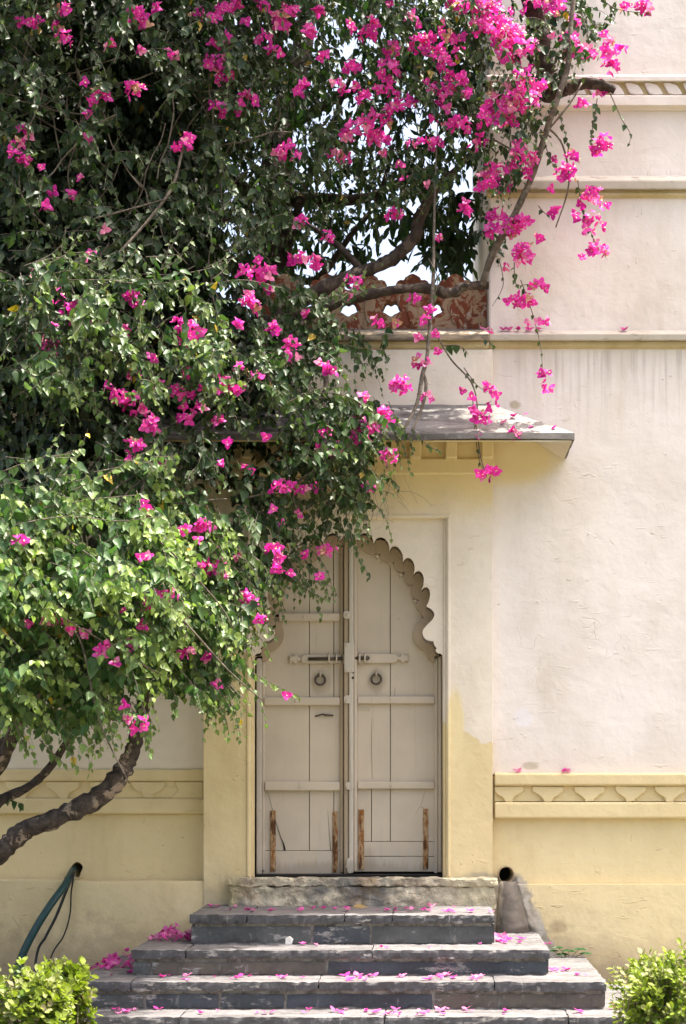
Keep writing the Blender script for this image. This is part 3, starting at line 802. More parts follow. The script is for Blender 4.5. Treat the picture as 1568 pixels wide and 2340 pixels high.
# ------------------------------------------------------------------ staircase
STEPS = [ # front edge layout x0, x1, depth Y, top z
    (434, 1132, -.70, .862), (302, 1257, -.95, .7056), (173, 1387, -1.18, .5725), (15, 1545, -1.42, .4356), (-140, 1700, -1.66, .29)]
TSEAM = [[565,787,897],[425,851],[300,728,1130],[411,879,1300],[500,1000]]
RSEAM = [[713,848],[345,747],[330,502,652,991],[420,800,1100],[600,1100]]
RMAT = [['riser_b','riser','riser_b'],['riser_b','riser_c','riser'],['riser_b','riser','riser','riser','riser_c'],['riser','riser_b','riser','riser_c'],['riser','riser','riser']]
stair = thing('stone_staircase', (X(780,0), -.8, GZ), 'worn dark slate staircase strewn with pink petals below the door', 'stairs')
sd = 1
for i, (a, b, Y, zt) in enumerate(STEPS):
    xa, xb = X(a, Y), X(b, Y)
    zb = STEPS[i+1][3] if i + 1 < len(STEPS) else GZ - .02
    TH = .047
    core = MB().box(xa+.02, xb-.02, Y+.015, -.03 if i < 3 else -.2, zb-.03, zt-TH+.004).build('step', M['mortar'], stair)
    e = [xa] + [X(s, Y) for s in TSEAM[i]] + [xb]
    for j in range(len(e)-1):
        me = rough_box(e[j]+(.003 if j else 0), e[j+1]-.003, Y-.012+rng.uniform(-.004,.004), -.035 if i < 3 else -.21, zt-TH, zt+rng.uniform(-.002,.001), .014, .0042, sd, 17); sd += 1
        link('tread_slab', me, core, M['tread'])
    e = [xa+.006] + [X(s, Y) for s in RSEAM[i]] + [xb-.006]
    for j in range(len(e)-1):
        me = rough_box(e[j]+(.008 if j else 0), e[j+1]-.008, Y+.006+rng.uniform(-.004,.004), Y+.06, zb+.006, zt-TH-.016, .018, .0036, sd, 15); sd += 1
        link('riser_slab', me, core, M[RMAT[i][j]])
    # side slabs
    for xs in ((xa+.002, xa+.03), (xb-.03, xb-.002)):
        me = rough_box(xs[0], xs[1], Y+.062, -.04 if i < 3 else -.22, zb+.004, zt-TH-.008, .05, .003, sd, 9); sd += 1
        link('side_slab', me, core, M['riser_b'])

# ------------------------------------------------------------------ hose and cables
hose = thing('garden_hose', (hh[0], 0, GZ), 'thick green hose hanging from the hole in the yellow wall', 'hose')
def ptube(name, pts, mat, p, sides=10, rough=0, n=6, cap=True, slim=1.0):
    q = smooth_curve(pts, n)
    kn = [1 + (.14*mnoise.noise(Vector((a/38, b/38, 2.2))) if rough > .1 else 0) for a, b, Y, r in q]
    return MB().tube([P(a, b, Y) for a, b, Y, r in q], [slim*k*r*(CD+Y)/FP for (a, b, Y, r), k in zip(q, kn)], sides, cap, rough).build(name, mat, p, smooth=True)
ptube('hose', [(170,1984,.18,8),(163,1996,.02,8.3),(149,2022,-.12,8.6),(112,2073,-.25,8.8),(76,2132,-.32,9),(47,2195,-.36,9.4),(38,2260,-.38,12),(30,2380,-.4,12),(60,2440,-.5,12)], M['hose'], hose)
co = MB()
for k in range(14):
    t = k/13; 
q = smooth_curve([(158,2008,-.06,10.8),(150,2022,-.12,11.2),(137,2046,-.18,11.4)], 14)
for (a, b, Y, r) in q[::3]:
    pts = [P(a + r*math.cos(w)*.9, b + r*math.sin(w)*.4 , Y - .012*math.cos(w)) for w in np.linspace(0, 2*math.pi, 10)]
for nm, lab, pts in (('cable', 'black cable hanging beside the green hose', [(172,1990,.1,2.6),(166,2000,-.06,3),(150,2040,-.1,3.4),(128,2095,-.12,3.4),(105,2140,-.14,3.2),(82,2195,-.16,3),(70,2400,-.3,3)]),
                     ('cable', 'thin loose cable curving down to the right of the green hose', [(175,1988,.1,1.6),(170,1996,-.06,1.8),(163,2040,-.07,1.8),(160,2090,-.08,1.8),(145,2140,-.09,1.8),(112,2200,-.1,1.8),(60,2400,-.3,1.8)])):
    ct = ptube(nm, pts, M['cable'], None, 7)
    tag(ct, lab, 'cable')

# ------------------------------------------------------------------ leaves and flowers
def leaf_template(kind):
    """verts in (length, width, lift) units and triangles; folded along the midrib, drooping to the tip"""
    if kind == 'heart': s = [(.05,.22),(.30,.38),(.66,.21)]; mids = (.30,.66)
    elif kind == 'long': s = [(.15,.10),(.45,.19),(.78,.12)]; mids = (.45,.78)
    elif kind == 'obovate': s = [(.22,.10),(.55,.25),(.85,.19)]; mids = (.55,.85)
    elif kind == 'broad': s = [(.18,.20),(.52,.36),(.84,.24)]; mids = (.52,.84)
    elif kind == 'bract': s = [(.10,.26),(.42,.42),(.75,.27)]; mids = (.42,.75)
    fold = {'heart':.15,'long':.05,'obovate':.08,'broad':.10,'bract':.06}[kind]; droop = {'heart':-.30,'long':-.18,'obovate':-.12,'broad':-.2,'bract':.30}[kind]
    V = [(0,0,0)] + [(m,0,-fold + droop*m*m) for m in mids] + [(1.0,0,droop)]
    for sg in (1,-1):
        V += [(u, sg*v, droop*u*u + (.02 if k == 1 else 0)) for k, (u, v) in enumerate(s)]
    T = []
    for o in (4, 7):
        t = [(0,o,1),(o,o+1,1),(1,o+1,o+2),(1,o+2,2),(2,o+2,3)]
        T += t if o == 4 else [x[::-1] for x in t]
    return np.array(V, np.float32), np.array(T, np.int32)
TPL = {k: leaf_template(k) for k in ('heart','long','obovate','broad','bract')}
def unit(a): return a / np.maximum(np.linalg.norm(a, axis=-1, keepdims=True), 1e-9)
def leaf_mesh(name, kind, pos, tip, nrm, size, col, width=1.0):
    V0, T0 = TPL[kind]; n = len(pos); m = len(V0)
    t = unit(tip); nn = unit(nrm - t*np.sum(nrm*t, -1, keepdims=True)); b = np.cross(nn, t)
    w = np.broadcast_to(np.asarray(width), (n,))
    V = pos[:,None,:] + size[:,None,None]*(V0[None,:,0:1]*t[:,None,:] + V0[None,:,1:2]*w[:,None,None]*b[:,None,:] + V0[None,:,2:3]*nn[:,None,:])
    T = T0[None] + (np.arange(n)*m)[:,None,None]
    V = V.reshape(-1,3).astype(np.float32); T = T.reshape(-1,3).astype(np.int32)
    me = bpy.data.meshes.new(name)
    me.vertices.add(len(V)); me.vertices.foreach_set('co', V.ravel())
    me.loops.add(T.size); me.loops.foreach_set('vertex_index', T.ravel())
    me.polygons.add(len(T)); me.polygons.foreach_set('loop_start', np.arange(0, T.size, 3, dtype=np.int32))
    me.polygons.foreach_set('use_smooth', np.ones(len(T), bool))
    c = me.color_attributes.new('Col', 'FLOAT_COLOR', 'POINT')
    cc = np.ones((len(V),4), np.float32); cc[:,:3] = np.repeat(col, m, axis=0)
    c.data.foreach_set('color', cc.ravel())
    me.update(); me.validate()
    return me
class Leaves:
    def __init__(s, tone=1.0):
        s.tone = tone; s.p=[]; s.t=[]; s.n=[]; s.s=[]; s.c=[]
    def add(s, p, t, n, size, c):
        s.p.append(np.asarray(p, float).reshape(-1,3)); s.t.append(np.asarray(t, float).reshape(-1,3)); s.n.append(np.asarray(n, float).reshape(-1,3))
        s.s.append(np.atleast_1d(size)); s.c.append(np.asarray(c, float).reshape(-1,3))
    def arrays(s): return [np.concatenate(a) for a in (s.p, s.t, s.n, s.s, s.c)]
def emit(L, kind, mat, root, leaf_name='leaf', mass_name='foliage', n_single=300):
    """the leaves that show largest become single parts, the rest one mass"""
    p, t, n, s, c = L.arrays()
    d = p[:,1] + CD; px = CX + p[:,0]*FP/d; py = CZ - (p[:,2]-EYE)*FP/d
    tt = unit(t); nn = unit(n - tt*np.sum(n*tt, -1, keepdims=True))
    ctr = p + tt*s[:,None]*.5
    view = unit(np.stack([ctr[:,0], ctr[:,1]+CD, ctr[:,2]-EYE], -1))
    face = np.abs(np.sum(nn*view, -1)); area = (s*FP/d)**2*face
    inside = (px > 8) & (px < 1560) & (py > 8) & (py < 2332)
    cell = (np.floor(px/9).astype(int)*1000 + np.floor(py/9).astype(int))
    order = np.lexsort((d, cell)); first = np.ones(len(order), bool); first[1:] = cell[order][1:] != cell[order][:-1]
    front = np.zeros(len(p), bool); front[order[first]] = True
    sc = np.where(front & inside, area, 0)
    idx = np.argsort(-sc)[:n_single]; idx = idx[sc[idx] > 0]
    rest = np.ones(len(p), bool); rest[idx] = False
    # shared leaf meshes by colour
    NV = 12
    lum = c[idx].sum(1); q = np.argsort(lum); variants = []
    groups = np.array_split(idx[q], NV)
    for gidx in groups:
        if not len(gidx): continue
        me = leaf_mesh(leaf_name, kind, np.zeros((1,3)), np.array([[1,0,0.]]), np.array([[0,0,1.]]), np.array([1.0]), c[gidx].mean(0)[None])
        me.materials.append(mat)
        for i in gidx:
            o = bpy.data.objects.new(leaf_name, me); COL.objects.link(o)
            b = np.cross(nn[i], tt[i])
            m = Matrix(((tt[i][0]*s[i], b[0]*s[i], nn[i][0]*s[i], p[i][0]), (tt[i][1]*s[i], b[1]*s[i], nn[i][1]*s[i], p[i][1]),
                        (tt[i][2]*s[i], b[2]*s[i], nn[i][2]*s[i], p[i][2]), (0,0,0,1)))
            parent(o, root); o.matrix_basis = m
    me = leaf_mesh(mass_name, kind, p[rest], t[rest], n[rest], s[rest], c[rest])
    o = link(mass_name, me, root, mat); o['kind'] = 'stuff'
    return o
def in_poly(x, y, poly):
    r = False; j = len(poly)-1
    for i in range(len(poly)):
        xi, yi = poly[i]; xj, yj = poly[j]
        if (yi > y) != (yj > y) and x < (xj-xi)*(y-yi)/(yj-yi)+xi: r = not r
        j = i
    return r
def sample(poly):
    xs = [p[0] for p in poly]; ys = [p[1] for p in poly]
    while True:
        x, y = random.uniform(min(xs), max(xs)), random.uniform(min(ys), max(ys))
        if in_poly(x, y, poly): return x, y
# how far from the wall the face of the climber hangs, from measured places
FD = np.array([(0,1300,-1.95),(300,1300,-1.9),(250,1550,-1.85),(100,1150,-1.7),(500,1500,-1.15),(550,1250,-.95),(750,1200,-.62),(850,1000,-.75),(600,900,-.85),(200,720,-1.15),
      (0,950,-1.2),(430,760,-1.1),(250,1050,-1.25),(200,200,-.85),(600,200,-.5),(1000,200,-.35),(1200,200,-.55),(1350,300,-.4),(1250,700,-.3),(0,1700,-1.6),(800,450,.0),(1000,480,-.1),(0,450,-.9),(350,500,-.75),(680,720,-.55)])
def face_depth(px, py):
    w = 1/((FD[:,0]-px)**2+(FD[:,1]-py)**2+4000)**1.5
    return float((w*FD[:,2]).sum()/w.sum())
DARK = np.array((.020,.050,.014)); MID = np.array((.048,.100,.028)); PALE = np.array((.105,.158,.062)); YOUNG = np.array((.172,.232,.058))
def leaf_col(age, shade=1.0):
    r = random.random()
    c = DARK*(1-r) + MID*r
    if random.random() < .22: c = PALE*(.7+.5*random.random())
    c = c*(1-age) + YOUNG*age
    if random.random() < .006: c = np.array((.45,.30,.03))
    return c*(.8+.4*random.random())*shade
def spray(L, T, p0, d0, length, size, droop=.5, young=.35, spacing=.026, twig_r=.0018, density=1.0):
    """one leafy shoot: a drooping twig with alternate hanging leaves, smaller and paler at the tip"""
    p0 = np.array(p0, float); d0 = np.array(d0, float); d0 /= np.linalg.norm(d0)
    nseg = 6
    wob = rng.normal(0, .06, 3)
    f = lambda t: p0 + d0*length*t + np.array((0,0,-droop*length*t*t)) + wob*length*math.sin(3*t)
    pts = [f(k/nseg) for k in range(nseg+1)]
    if T is not None: T.tube([Vector(q) for q in pts], [twig_r*(1-.6*k/nseg) for k in range(nseg+1)], 4, cap=False)
    n = max(3, int(length/spacing*density)); side = 1
    for k in range(n):
        t = (k+.3+random.random()*.5)/n
        q = f(t); tg = f(min(1, t+.05)) - f(t-.05); tg /= np.linalg.norm(tg)
        out = np.cross(tg, (rng.normal(0,.5), rng.normal(0,.5)-.3, 1.0)); out /= np.linalg.norm(out)+1e-9; side = -side
        tip = tg*.25 + out*side*.55 + np.array((0,-.25,-.65)) + rng.normal(0,.28,3)
        nr = np.array((.15,-.55,.62)) + rng.normal(0,.52,3)
        sz = size*(1 - .55*max(0, t-.45)/.55)*(.55+.75*random.random())
        age = min(1, max(0, young*(t-.35)*1.9 + rng.normal(0,.10)))
        L.add(q + np.array((0,0,-.004)), tip, nr, sz, leaf_col(age, L.tone))
def bract_cluster(R, pale=0.0, n=None):
    """rounded head of papery three-bract florets, radius R, about the origin"""
    B = Leaves(); n = n or max(2, int(1.75*(R/.017)**1.75))
    for k in range(n):
        a = random.random()*2*math.pi; v = random.random()*1.6-.6
        h = math.sqrt(max(0, 1-v*v)); rr = R*random.random()**.4 if n > 3 else R*.4*random.random()
        c = np.array((h*math.cos(a)*rr, h*math.sin(a)*rr*.7-.2*R, v*rr*.95))
        ax = c/ (np.linalg.norm(c)+1e-6) + np.array((0,-.7,.1)) + rng.normal(0,.45,3); ax /= np.linalg.norm(ax)
        u = np.cross(ax, rng.normal(0,1,3)); u /= np.linalg.norm(u); w = np.cross(ax, u)
        sp = .75 + .5*random.random(); sz = .031*(.7+.5*random.random())
        g = random.random(); base = (np.array((.80,.040,.41))*(.78+.35*g) if g > .38 else np.array((.84,.105,.50))) if g > .16 else np.array((.55,.016,.30))
        if random.random() < .035: base = np.array((.50,.27,.17))
        if random.random() < .08 + pale: base = np.array((.86,.28,.50))
        for j in range(3):
            b = 2*math.pi*j/3 + rng.normal(0,.15)
            rad = u*math.cos(b) + w*math.sin(b)
            tip = rad*sp + ax*(.55+.4*random.random()) ; nr = -rad*.8 + ax*.7 + rng.normal(0,.12,3)
            B.add(c, tip, -nr, sz, base*(.9+.2*random.random()))
        B.add(c + ax*.008, ax + rng.normal(0,.3,3), u, .012, np.array((.75,.68,.45)))
    return B
def cluster_obj(name, R, root, loc, pale=0.0, n=None):
    B = bract_cluster(R, pale, n); p, t, nn, s, c = B.arrays()
    me = leaf_mesh(name, 'bract', p, t, nn, s, c); me.materials.append(M['bract'])
    o = bpy.data.objects.new(name, me); COL.objects.link(o); parent(o, root); o.location = loc
    return o

# ---- plants
bo_low = thing('bougainvillea', (X(-330,-1.3), -1.3, GZ), 'sunlit lower bougainvillea with peeling leaning trunk at the left edge', 'bougainvillea')
bo_top = thing('bougainvillea', (X(-120,-.45), -.45, GZ), 'large bougainvillea sprawling over the wall top and hanging over the awning', 'bougainvillea')
tree = thing('shade_tree', (X(560,1.9), 1.9, GZ), 'dark leafy tree standing behind the low wall against the sky', 'tree')

LA, LB, LC = Leaves(1.55), Leaves(.66), Leaves()      # tone puts sunlight into the lower leaf colour, shade into the upper
TA, TB, TC = MB(), MB(), MB()

# woody parts: lower plant
ptube('trunk', [(-420,2520,-1.3,40),(-330,2330,-1.3,38),(-210,2120,-1.3,36),(-110,2020,-1.3,34),(0,1945,-1.3,31),(60,1897,-1.28,28),(140,1865,-1.25,27),(212,1830,-1.2,31),(268,1778,-1.18,29),(300,1720,-1.15,23),
      (318,1655,-1.15,19),(328,1600,-1.15,17),(322,1500,-1.2,15),(280,1380,-1.25,12),(200,1280,-1.3,9)], M['bark'], bo_low, 16, .30, 9, slim=.80)
ptube('limb', [(-120,1990,-1.3,16),(-40,1880,-1.1,14),(0,1832,-1.05,12),(62,1800,-1.0,10),(112,1757,-1.0,9),(150,1700,-1.0,8),(185,1640,-1.05,8),(230,1540,-1.1,6)], M['bark'], bo_low, 9, .2)
ptube('limb', [(-140,2000,-1.2,20),(-60,1840,-1.2,17),(0,1745,-1.25,15),(38,1665,-1.3,14),(78,1600,-1.35,12),(100,1480,-1.4,9),(160,1330,-1.45,6)], M['bark'], bo_low, 10, .2)
ptube('limb', [(-60,1840,-1.2,12),(-20,1730,-1.1,12),(25,1670,-1.1,12),(20,1560,-1.2,9)], M['bark'], bo_low, 9, .2)
# upper plant
ptube('trunk', [(-120,2480,-.4,40),(-100,2000,-.4,38),(-60,1500,-.4,36),(60,1150,-.4,33),(250,950,-.35,30),(430,840,-.25,27),(560,780,-.2,25)], M['bark_dark'], bo_top, 12, .30, 8, slim=.8)
ptube('limb', [(540,790,-.2,24),(640,740,-.25,21),(715,714,-.3,17),(800,682,-.3,15),(880,666,-.28,14),(960,658,-.25,13.5),(1030,670,-.22,14),(1062,655,-.2,12),(1116,652,-.18,11)], M['bark_dark'], bo_top, 12, .30, 8, slim=.8)
ptube('limb', [(560,785,-.18,24),(650,715,-.15,22),(740,658,-.1,20),(830,622,-.05,19),(895,592,-.02,19),(945,545,0,18),(962,490,.02,16),(1000,425,.02,13),(1050,380,.0,9),(1110,300,-.1,7),(1150,200,-.2,6)], M['bark_dark'], bo_top, 12, .30, 8, slim=.8)
ptube('limb', [(830,620,-.05,8),(770,560,0,7),(690,510,.05,6),(600,515,.1,5),(500,500,.1,4)], M['bark_dark'], bo_top, 8, .2)
ptube('limb', [(1102,652,-.2,8),(1122,590,-.25,8.5),(1150,535,-.3,8),(1182,478,-.35,7.2),(1220,392,-.4,7.2),(1250,295,-.45,6.8),(1278,215,-.5,6.5),(1298,150,-.5,6.5),(1305,50,-.5,5.5),(1320,-60,-.5,5)], M['twig'], bo_top, 10, .15)
ptube('limb', [(1160,-120,-.3,24),(1205,-20,-.3,24),(1232,70,-.3,24),(1245,150,-.3,25),(1250,215,-.3,23),(1290,205,-.33,17),(1340,190,-.36,15),(1385,198,-.38,14),(1405,208,-.38,9)], M['bark_dark'], bo_top, 12, .30, 8, slim=.8)
for pts in ([(1002,250,-.3,1.2),(996,380,-.35,2),(992,520,-.4,3.2),(990,640,-.44,4.5),(985,720,-.45,5),(976,815,-.5,4.5),(966,855,-.52,5),(950,930,-.55,4),(905,1010,-.6,3)],
            [(966,850,-.52,4),(974,880,-.52,4),(965,930,-.54,3.5),(942,985,-.58,3)],
            [(690,738,-.4,8),(718,790,-.42,7),(738,835,-.45,7),(745,880,-.5,6),(735,960,-.6,4)],
            [(240,612,-.95,3),(300,548,-.9,3.5),(350,490,-.85,3.5),(395,425,-.8,3.5),(420,330,-.75,3)],
            [(215,500,-.85,2),(290,480,-.85,2),(380,455,-.85,2)],
            [(560,1140,-.75,2.5),(660,1110,-.75,2.5),(740,1060,-.75,2.5),(800,1020,-.78,2)],
            [(1250,300,-.45,3),(1300,240,-.45,2.5),(1330,190,-.42,2)],
            [(1222,392,-.4,2.5),(1180,350,-.38,2),(1130,320,-.36,2)],
            [(1270,520,-.3,1.5),(1300,420,-.35,2),(1285,330,-.4,2.5),(1250,290,-.45,3)],
            [(990,750,-.47,2),(1030,820,-.42,2),(1075,870,-.4,2),(1090,920,-.42,1.7),(1090,980,-.45,1.5),(1098,1040,-.47,1.4),(1110,1085,-.47,1.3)],
            [(1100,1180,-.9,1.5),(520,1140,-.85,2),(400,1150,-1.0,2)][1:],
            ):
    ptube('vine', pts, M['twig'], bo_top, 7, .12)
for pts in ([(60,1640,-1.5,1.5),(110,1330,-1.75,2),(55,1430,-1.8,2.2),(170,1440,-1.8,2.2),(215,1600,-1.8,2),(240,1680,-1.8,2),(296,1790,-1.75,1.6)][1:],
            [(150,1230,-1.75,2),(250,1300,-1.78,2.5),(380,1380,-1.7,2.5),(520,1530,-1.4,2),(600,1600,-1.2,1.2)],
            [(300,1180,-1.6,2),(400,1270,-1.6,2.5),(500,1380,-1.4,2),(540,1450,-1.3,1.5)],
            [(40,1290,-1.85,2),(120,1390,-1.85,2.3),(260,1480,-1.8,2.2),(400,1560,-1.6,1.8)]):
    ptube('stem', pts, M['twig'], bo_low, 6, .1)

def fill(L, T, poly, count, size, length, thick, young, dirs, front=0.0, dens=1.0, droop=(.25,.7), dens_fn=None, clump=0.0, seed=0.0):
    k = 0
    while k < count:
        px, py = sample(poly)
        if dens_fn is not None and random.random() > dens_fn(px, py): 
            k += .25; continue
        k += 1
        cl = mnoise.noise(Vector((px/95, py/85, 1.7+seed))) + .45*mnoise.noise(Vector((px/42, py/42, 5.1+seed)))
        if clump and random.random() > max(.10, min(1, .52 + clump*cl)): k -= .93; continue
        Y = face_depth(px, py) + front + thick*random.random()**1.5 - .40*cl
        d = np.array(dirs) + rng.normal(0, .5, 3)
        ln = length*(.6+.8*random.random())
        d /= np.linalg.norm(d)
        p0 = np.array(P(px, py, Y)) - d*ln*.5
        spray(L, T, p0, d, ln, size, random.uniform(*droop), young*random.random()*1.6, density=dens)

POLY_A = [(-90,1085),(140,1110),(330,1040),(430,1110),(545,1215),(560,1330),(530,1430),(470,1490),(500,1530),(430,1560),(330,1530),(270,1590),(170,1640),(60,1610),(-90,1610)]
fill(LA, TA, POLY_A, 1250, .059, .27, .8, 1.1, (.75,-.35,.0), clump=.7)
fill(LA, None, POLY_A, 260, .060, .25, .5, .2, (.5,-.2,-.2), front=.8, dens=1.2)
POLY_B = [(-90,-90),(700,-90),(650,200),(560,330),(500,480),(540,600),(690,660),(720,790),(800,890),(890,930),(870,1000),(800,1050),(720,1090),(640,1120),(560,1140),(330,1060),(-90,1100)]
fill(LB, TB, POLY_B, 1350, .054, .25, .9, .40, (.25,-.45,-.05), clump=1.6, seed=3)
LB.tone = .30           # deep shade inside the thicket put into the leaf colour
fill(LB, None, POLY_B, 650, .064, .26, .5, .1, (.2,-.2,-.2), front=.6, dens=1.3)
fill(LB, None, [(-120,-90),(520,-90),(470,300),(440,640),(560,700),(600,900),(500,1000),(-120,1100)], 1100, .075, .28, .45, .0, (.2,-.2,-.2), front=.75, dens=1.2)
LB.tone = 1.15          # young shoots on the outside of the middle, painted paler as if lit
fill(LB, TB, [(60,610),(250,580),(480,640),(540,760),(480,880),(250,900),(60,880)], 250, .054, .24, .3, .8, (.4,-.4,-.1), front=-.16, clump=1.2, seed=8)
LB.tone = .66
POLY_MID = [(560,-90),(1060,-90),(1090,250),(1060,390),(960,440),(700,520),(540,560),(500,440)]
fill(LB, TB, POLY_MID, 430, .046, .24, .6, .40, (.2,-.3,-.1), clump=1.0, seed=5)
POLY_TR = [(1050,-90),(1330,-90),(1395,40),(1330,130),(1270,230),(1215,330),(1170,440),(1190,560),(1120,560),(1090,420),(1060,250)]
# the crown goes on above the frame and shades the wall side
fill(LB, None, [(-700,-90),(1000,-90),(1040,-330),(700,-620),(-700,-620)], 1400, .080, .34, 1.3, .2, (.2,-.2,-.1), front=-.12, dens=.8)
fill(LB, TB, POLY_TR, 250, .046, .20, .45, .45, (.15,-.3,-.3))
POLY_HANG = [(560,1100),(700,1080),(800,1060),(870,1020),(880,1080),(840,1130),(790,1160),(720,1210),(690,1290),(620,1330),(580,1400),(545,1440),(520,1380),(540,1250)]
LB.tone = .95
fill(LB, TB, POLY_HANG, 125, .058, .20, .45, .45, (.35,-.25,-.45), clump=.8, seed=2)
fill(LB, TB, [(580,640),(740,650),(790,740),(890,790),(860,830),(740,820),(700,900),(600,900)], 130, .050, .22, .4, .35, (.35,-.25,-.3), front=-.02)
fill(LB, TB, [(640,880),(800,890),(900,940),(890,1010),(800,1060),(660,1040)], 85, .056, .22, .35, .5, (.5,-.25,-.2), front=-.03)
POLY_LOWER_EDGE = [(440,1480),(540,1400),(560,1500),(540,1570),(490,1600),(420,1560)]
fill(LA, TA, POLY_LOWER_EDGE, 60, .052, .18, .3, .5, (.5,-.2,-.6))
fill(LA, TA, [(-90,1600),(120,1610),(200,1660),(280,1610),(300,1640),(200,1700),(120,1670),(-90,1660)], 26, .052, .16, .3, .7, (.3,-.2,-.5))

LB.tone = .9
# explicit shoots that make the outline
def shoot(L, T, pts, Y, size, young=.4, dens=1.0, r=1.4):
    q = smooth_curve([(a, b) for a, b in pts], 8)
    W = [np.array(P(a, b, Y)) for a, b in q]
    T.tube([Vector(w) for w in W], [r*.0022*(1-.5*i/len(W)) for i in range(len(W))], 5, cap=False)
    acc = 0; side = 1
    for i in range(1, len(W)):
        acc += np.linalg.norm(W[i]-W[i-1])
        if acc > .024/dens:
            acc = 0; side = -side; t = i/len(W)
            tg = unit(W[i]-W[i-1])
            tip = tg*.3 + np.array((side*.45,-.2,-.75)) + rng.normal(0,.2,3)
            nr = np.array((.1,-.75,.5)) + rng.normal(0,.35,3)
            L.add(W[i], tip, nr, size*(1-.45*t)*(.75+.45*random.random()), leaf_col(min(1,max(0,young*t*1.3+rng.normal(0,.08))), L.tone))
S = [ # plant, points, Y, leaf size, young, density
 ('B',[(790,1170),(800,1215),(815,1260),(845,1320)],-.7,.058,.3,.9), ('B',[(780,1120),(775,1180),(800,1240)],-.65,.05,.5,1.0), ('B',[(640,1290),(690,1340),(745,1370)],-.75,.052,.6,1.2),
 ('A',[(545,1520),(590,1545),(640,1570),(685,1592)],-1.1,.046,.9,.9), ('A',[(490,1590),(515,1640),(525,1690)],-1.2,.050,.8,1.0), ('A',[(520,1560),(550,1590),(565,1600)],-1.2,.05,.7,1.0),
 ('A',[(395,1560),(400,1610),(395,1640)],-1.3,.056,.3,1.0), ('A',[(325,1610),(340,1650),(335,1690)],-1.4,.06,.6,1.2), ('A',[(150,1680),(165,1730),(180,1765)],-1.6,.05,.9,1.3), ('A',[(90,1690),(130,1730),(150,1750)],-1.6,.055,.7,1.3),
 ('A',[(30,1640),(50,1690),(60,1725)],-1.6,.055,.5,1.2), ('A',[(-10,1810),(20,1825),(55,1840)],-1.05,.06,.0,1.4),
 ('B',[(940,975),(975,1015),(1012,1034)],-.62,.042,.9,1.2), ('B',[(900,960),(935,1000),(945,1040)],-.62,.046,.3,1.2), ('B',[(690,900),(770,900),(850,930)],-.85,.052,.8,1.5), ('B',[(640,930),(720,890),(790,885)],-.85,.052,.8,1.5),
 ('B',[(760,780),(820,795),(880,800)],-.5,.058,.3,.9), ('B',[(700,790),(740,820),(770,840)],-.5,.05,.2,1.0), ('B',[(1010,790),(1050,790),(1070,810)],-.35,.055,.3,1.0), ('B',[(1100,770),(1130,790)],-.3,.04,.4,1.0),
 ('B',[(1175,600),(1180,650),(1210,650),(1255,660)],-.3,.040,.4,1.0), ('B',[(1140,590),(1150,650),(1125,700)],-.28,.03,.3,.25), ('B',[(1190,640),(1215,710),(1235,790),(1240,850)],-.3,.036,.4,.45),
 ('B',[(1365,225),(1355,290),(1350,330)],-.4,.045,.2,1.3), ('B',[(1270,240),(1290,300),(1300,345)],-.4,.046,.2,1.0), ('B',[(1240,310),(1260,370),(1285,400)],-.4,.046,.2,.8),
 ('B',[(1395,215),(1420,270),(1440,305),(1438,330)],-.4,.045,.3,.45), ('B',[(1320,410),(1330,470),(1350,530),(1370,575)],-.35,.04,.2,.7), ('B',[(1230,470),(1250,490),(1275,485)],-.3,.042,.2,.8),
 ('B',[(1355,-30),(1390,10),(1430,25),(1480,30)],-.5,.045,.5,.9), ('B',[(1330,30),(1345,90),(1350,130)],-.5,.045,.4,1.2), ('B',[(1060,840),(1090,880),(1115,895)],-.4,.034,.5,.7), ('B',[(1080,900),(1085,980),(1095,1050),(1112,1090)],-.45,.034,.5,.4),
 ('B',[(980,590),(1000,640),(985,700)],-.45,.044,.3,.6), ('B',[(860,930),(880,960),(930,985)],-.7,.05,.3,1.2), ('B',[(820,1090),(850,1110),(900,1130)],-.68,.044,.6,1.0), ('B',[(880,1085),(905,1105),(912,1120)],-.66,.045,.4,1.2),
 ('A',[(170,1120),(250,1080),(300,1050),(350,1025)],-1.7,.060,1.0,1.4), ('A',[(100,1160),(220,1140),(330,1130)],-1.75,.058,.6,1.5), ('A',[(0,1080),(50,1060),(95,1045)],-1.6,.058,.8,1.3),
 ('A',[(30,1200),(150,1180),(270,1190),(370,1180)],-1.8,.058,.6,1.6), ('B',[(80,600),(150,590),(230,630)],-1.25,.05,.8,1.4), ('B',[(60,650),(150,640),(260,640)],-1.3,.05,.6,1.6), ('B',[(250,640),(340,650),(420,640)],-1.2,.055,.4,1.4),
 ('B',[(150,520),(145,560),(130,600)],-1.2,.04,.9,1.5), ('B',[(480,650),(560,640),(650,660)],-.9,.055,.0,1.2), ('B',[(110,700),(90,760),(100,830)],-1.25,.05,.4,1.4),
]
for w, pts, Y, sz, yg, dn in S:
    shoot(LA if w == 'A' else LB, TA if w == 'A' else TB, pts, Y, sz, yg, dn)
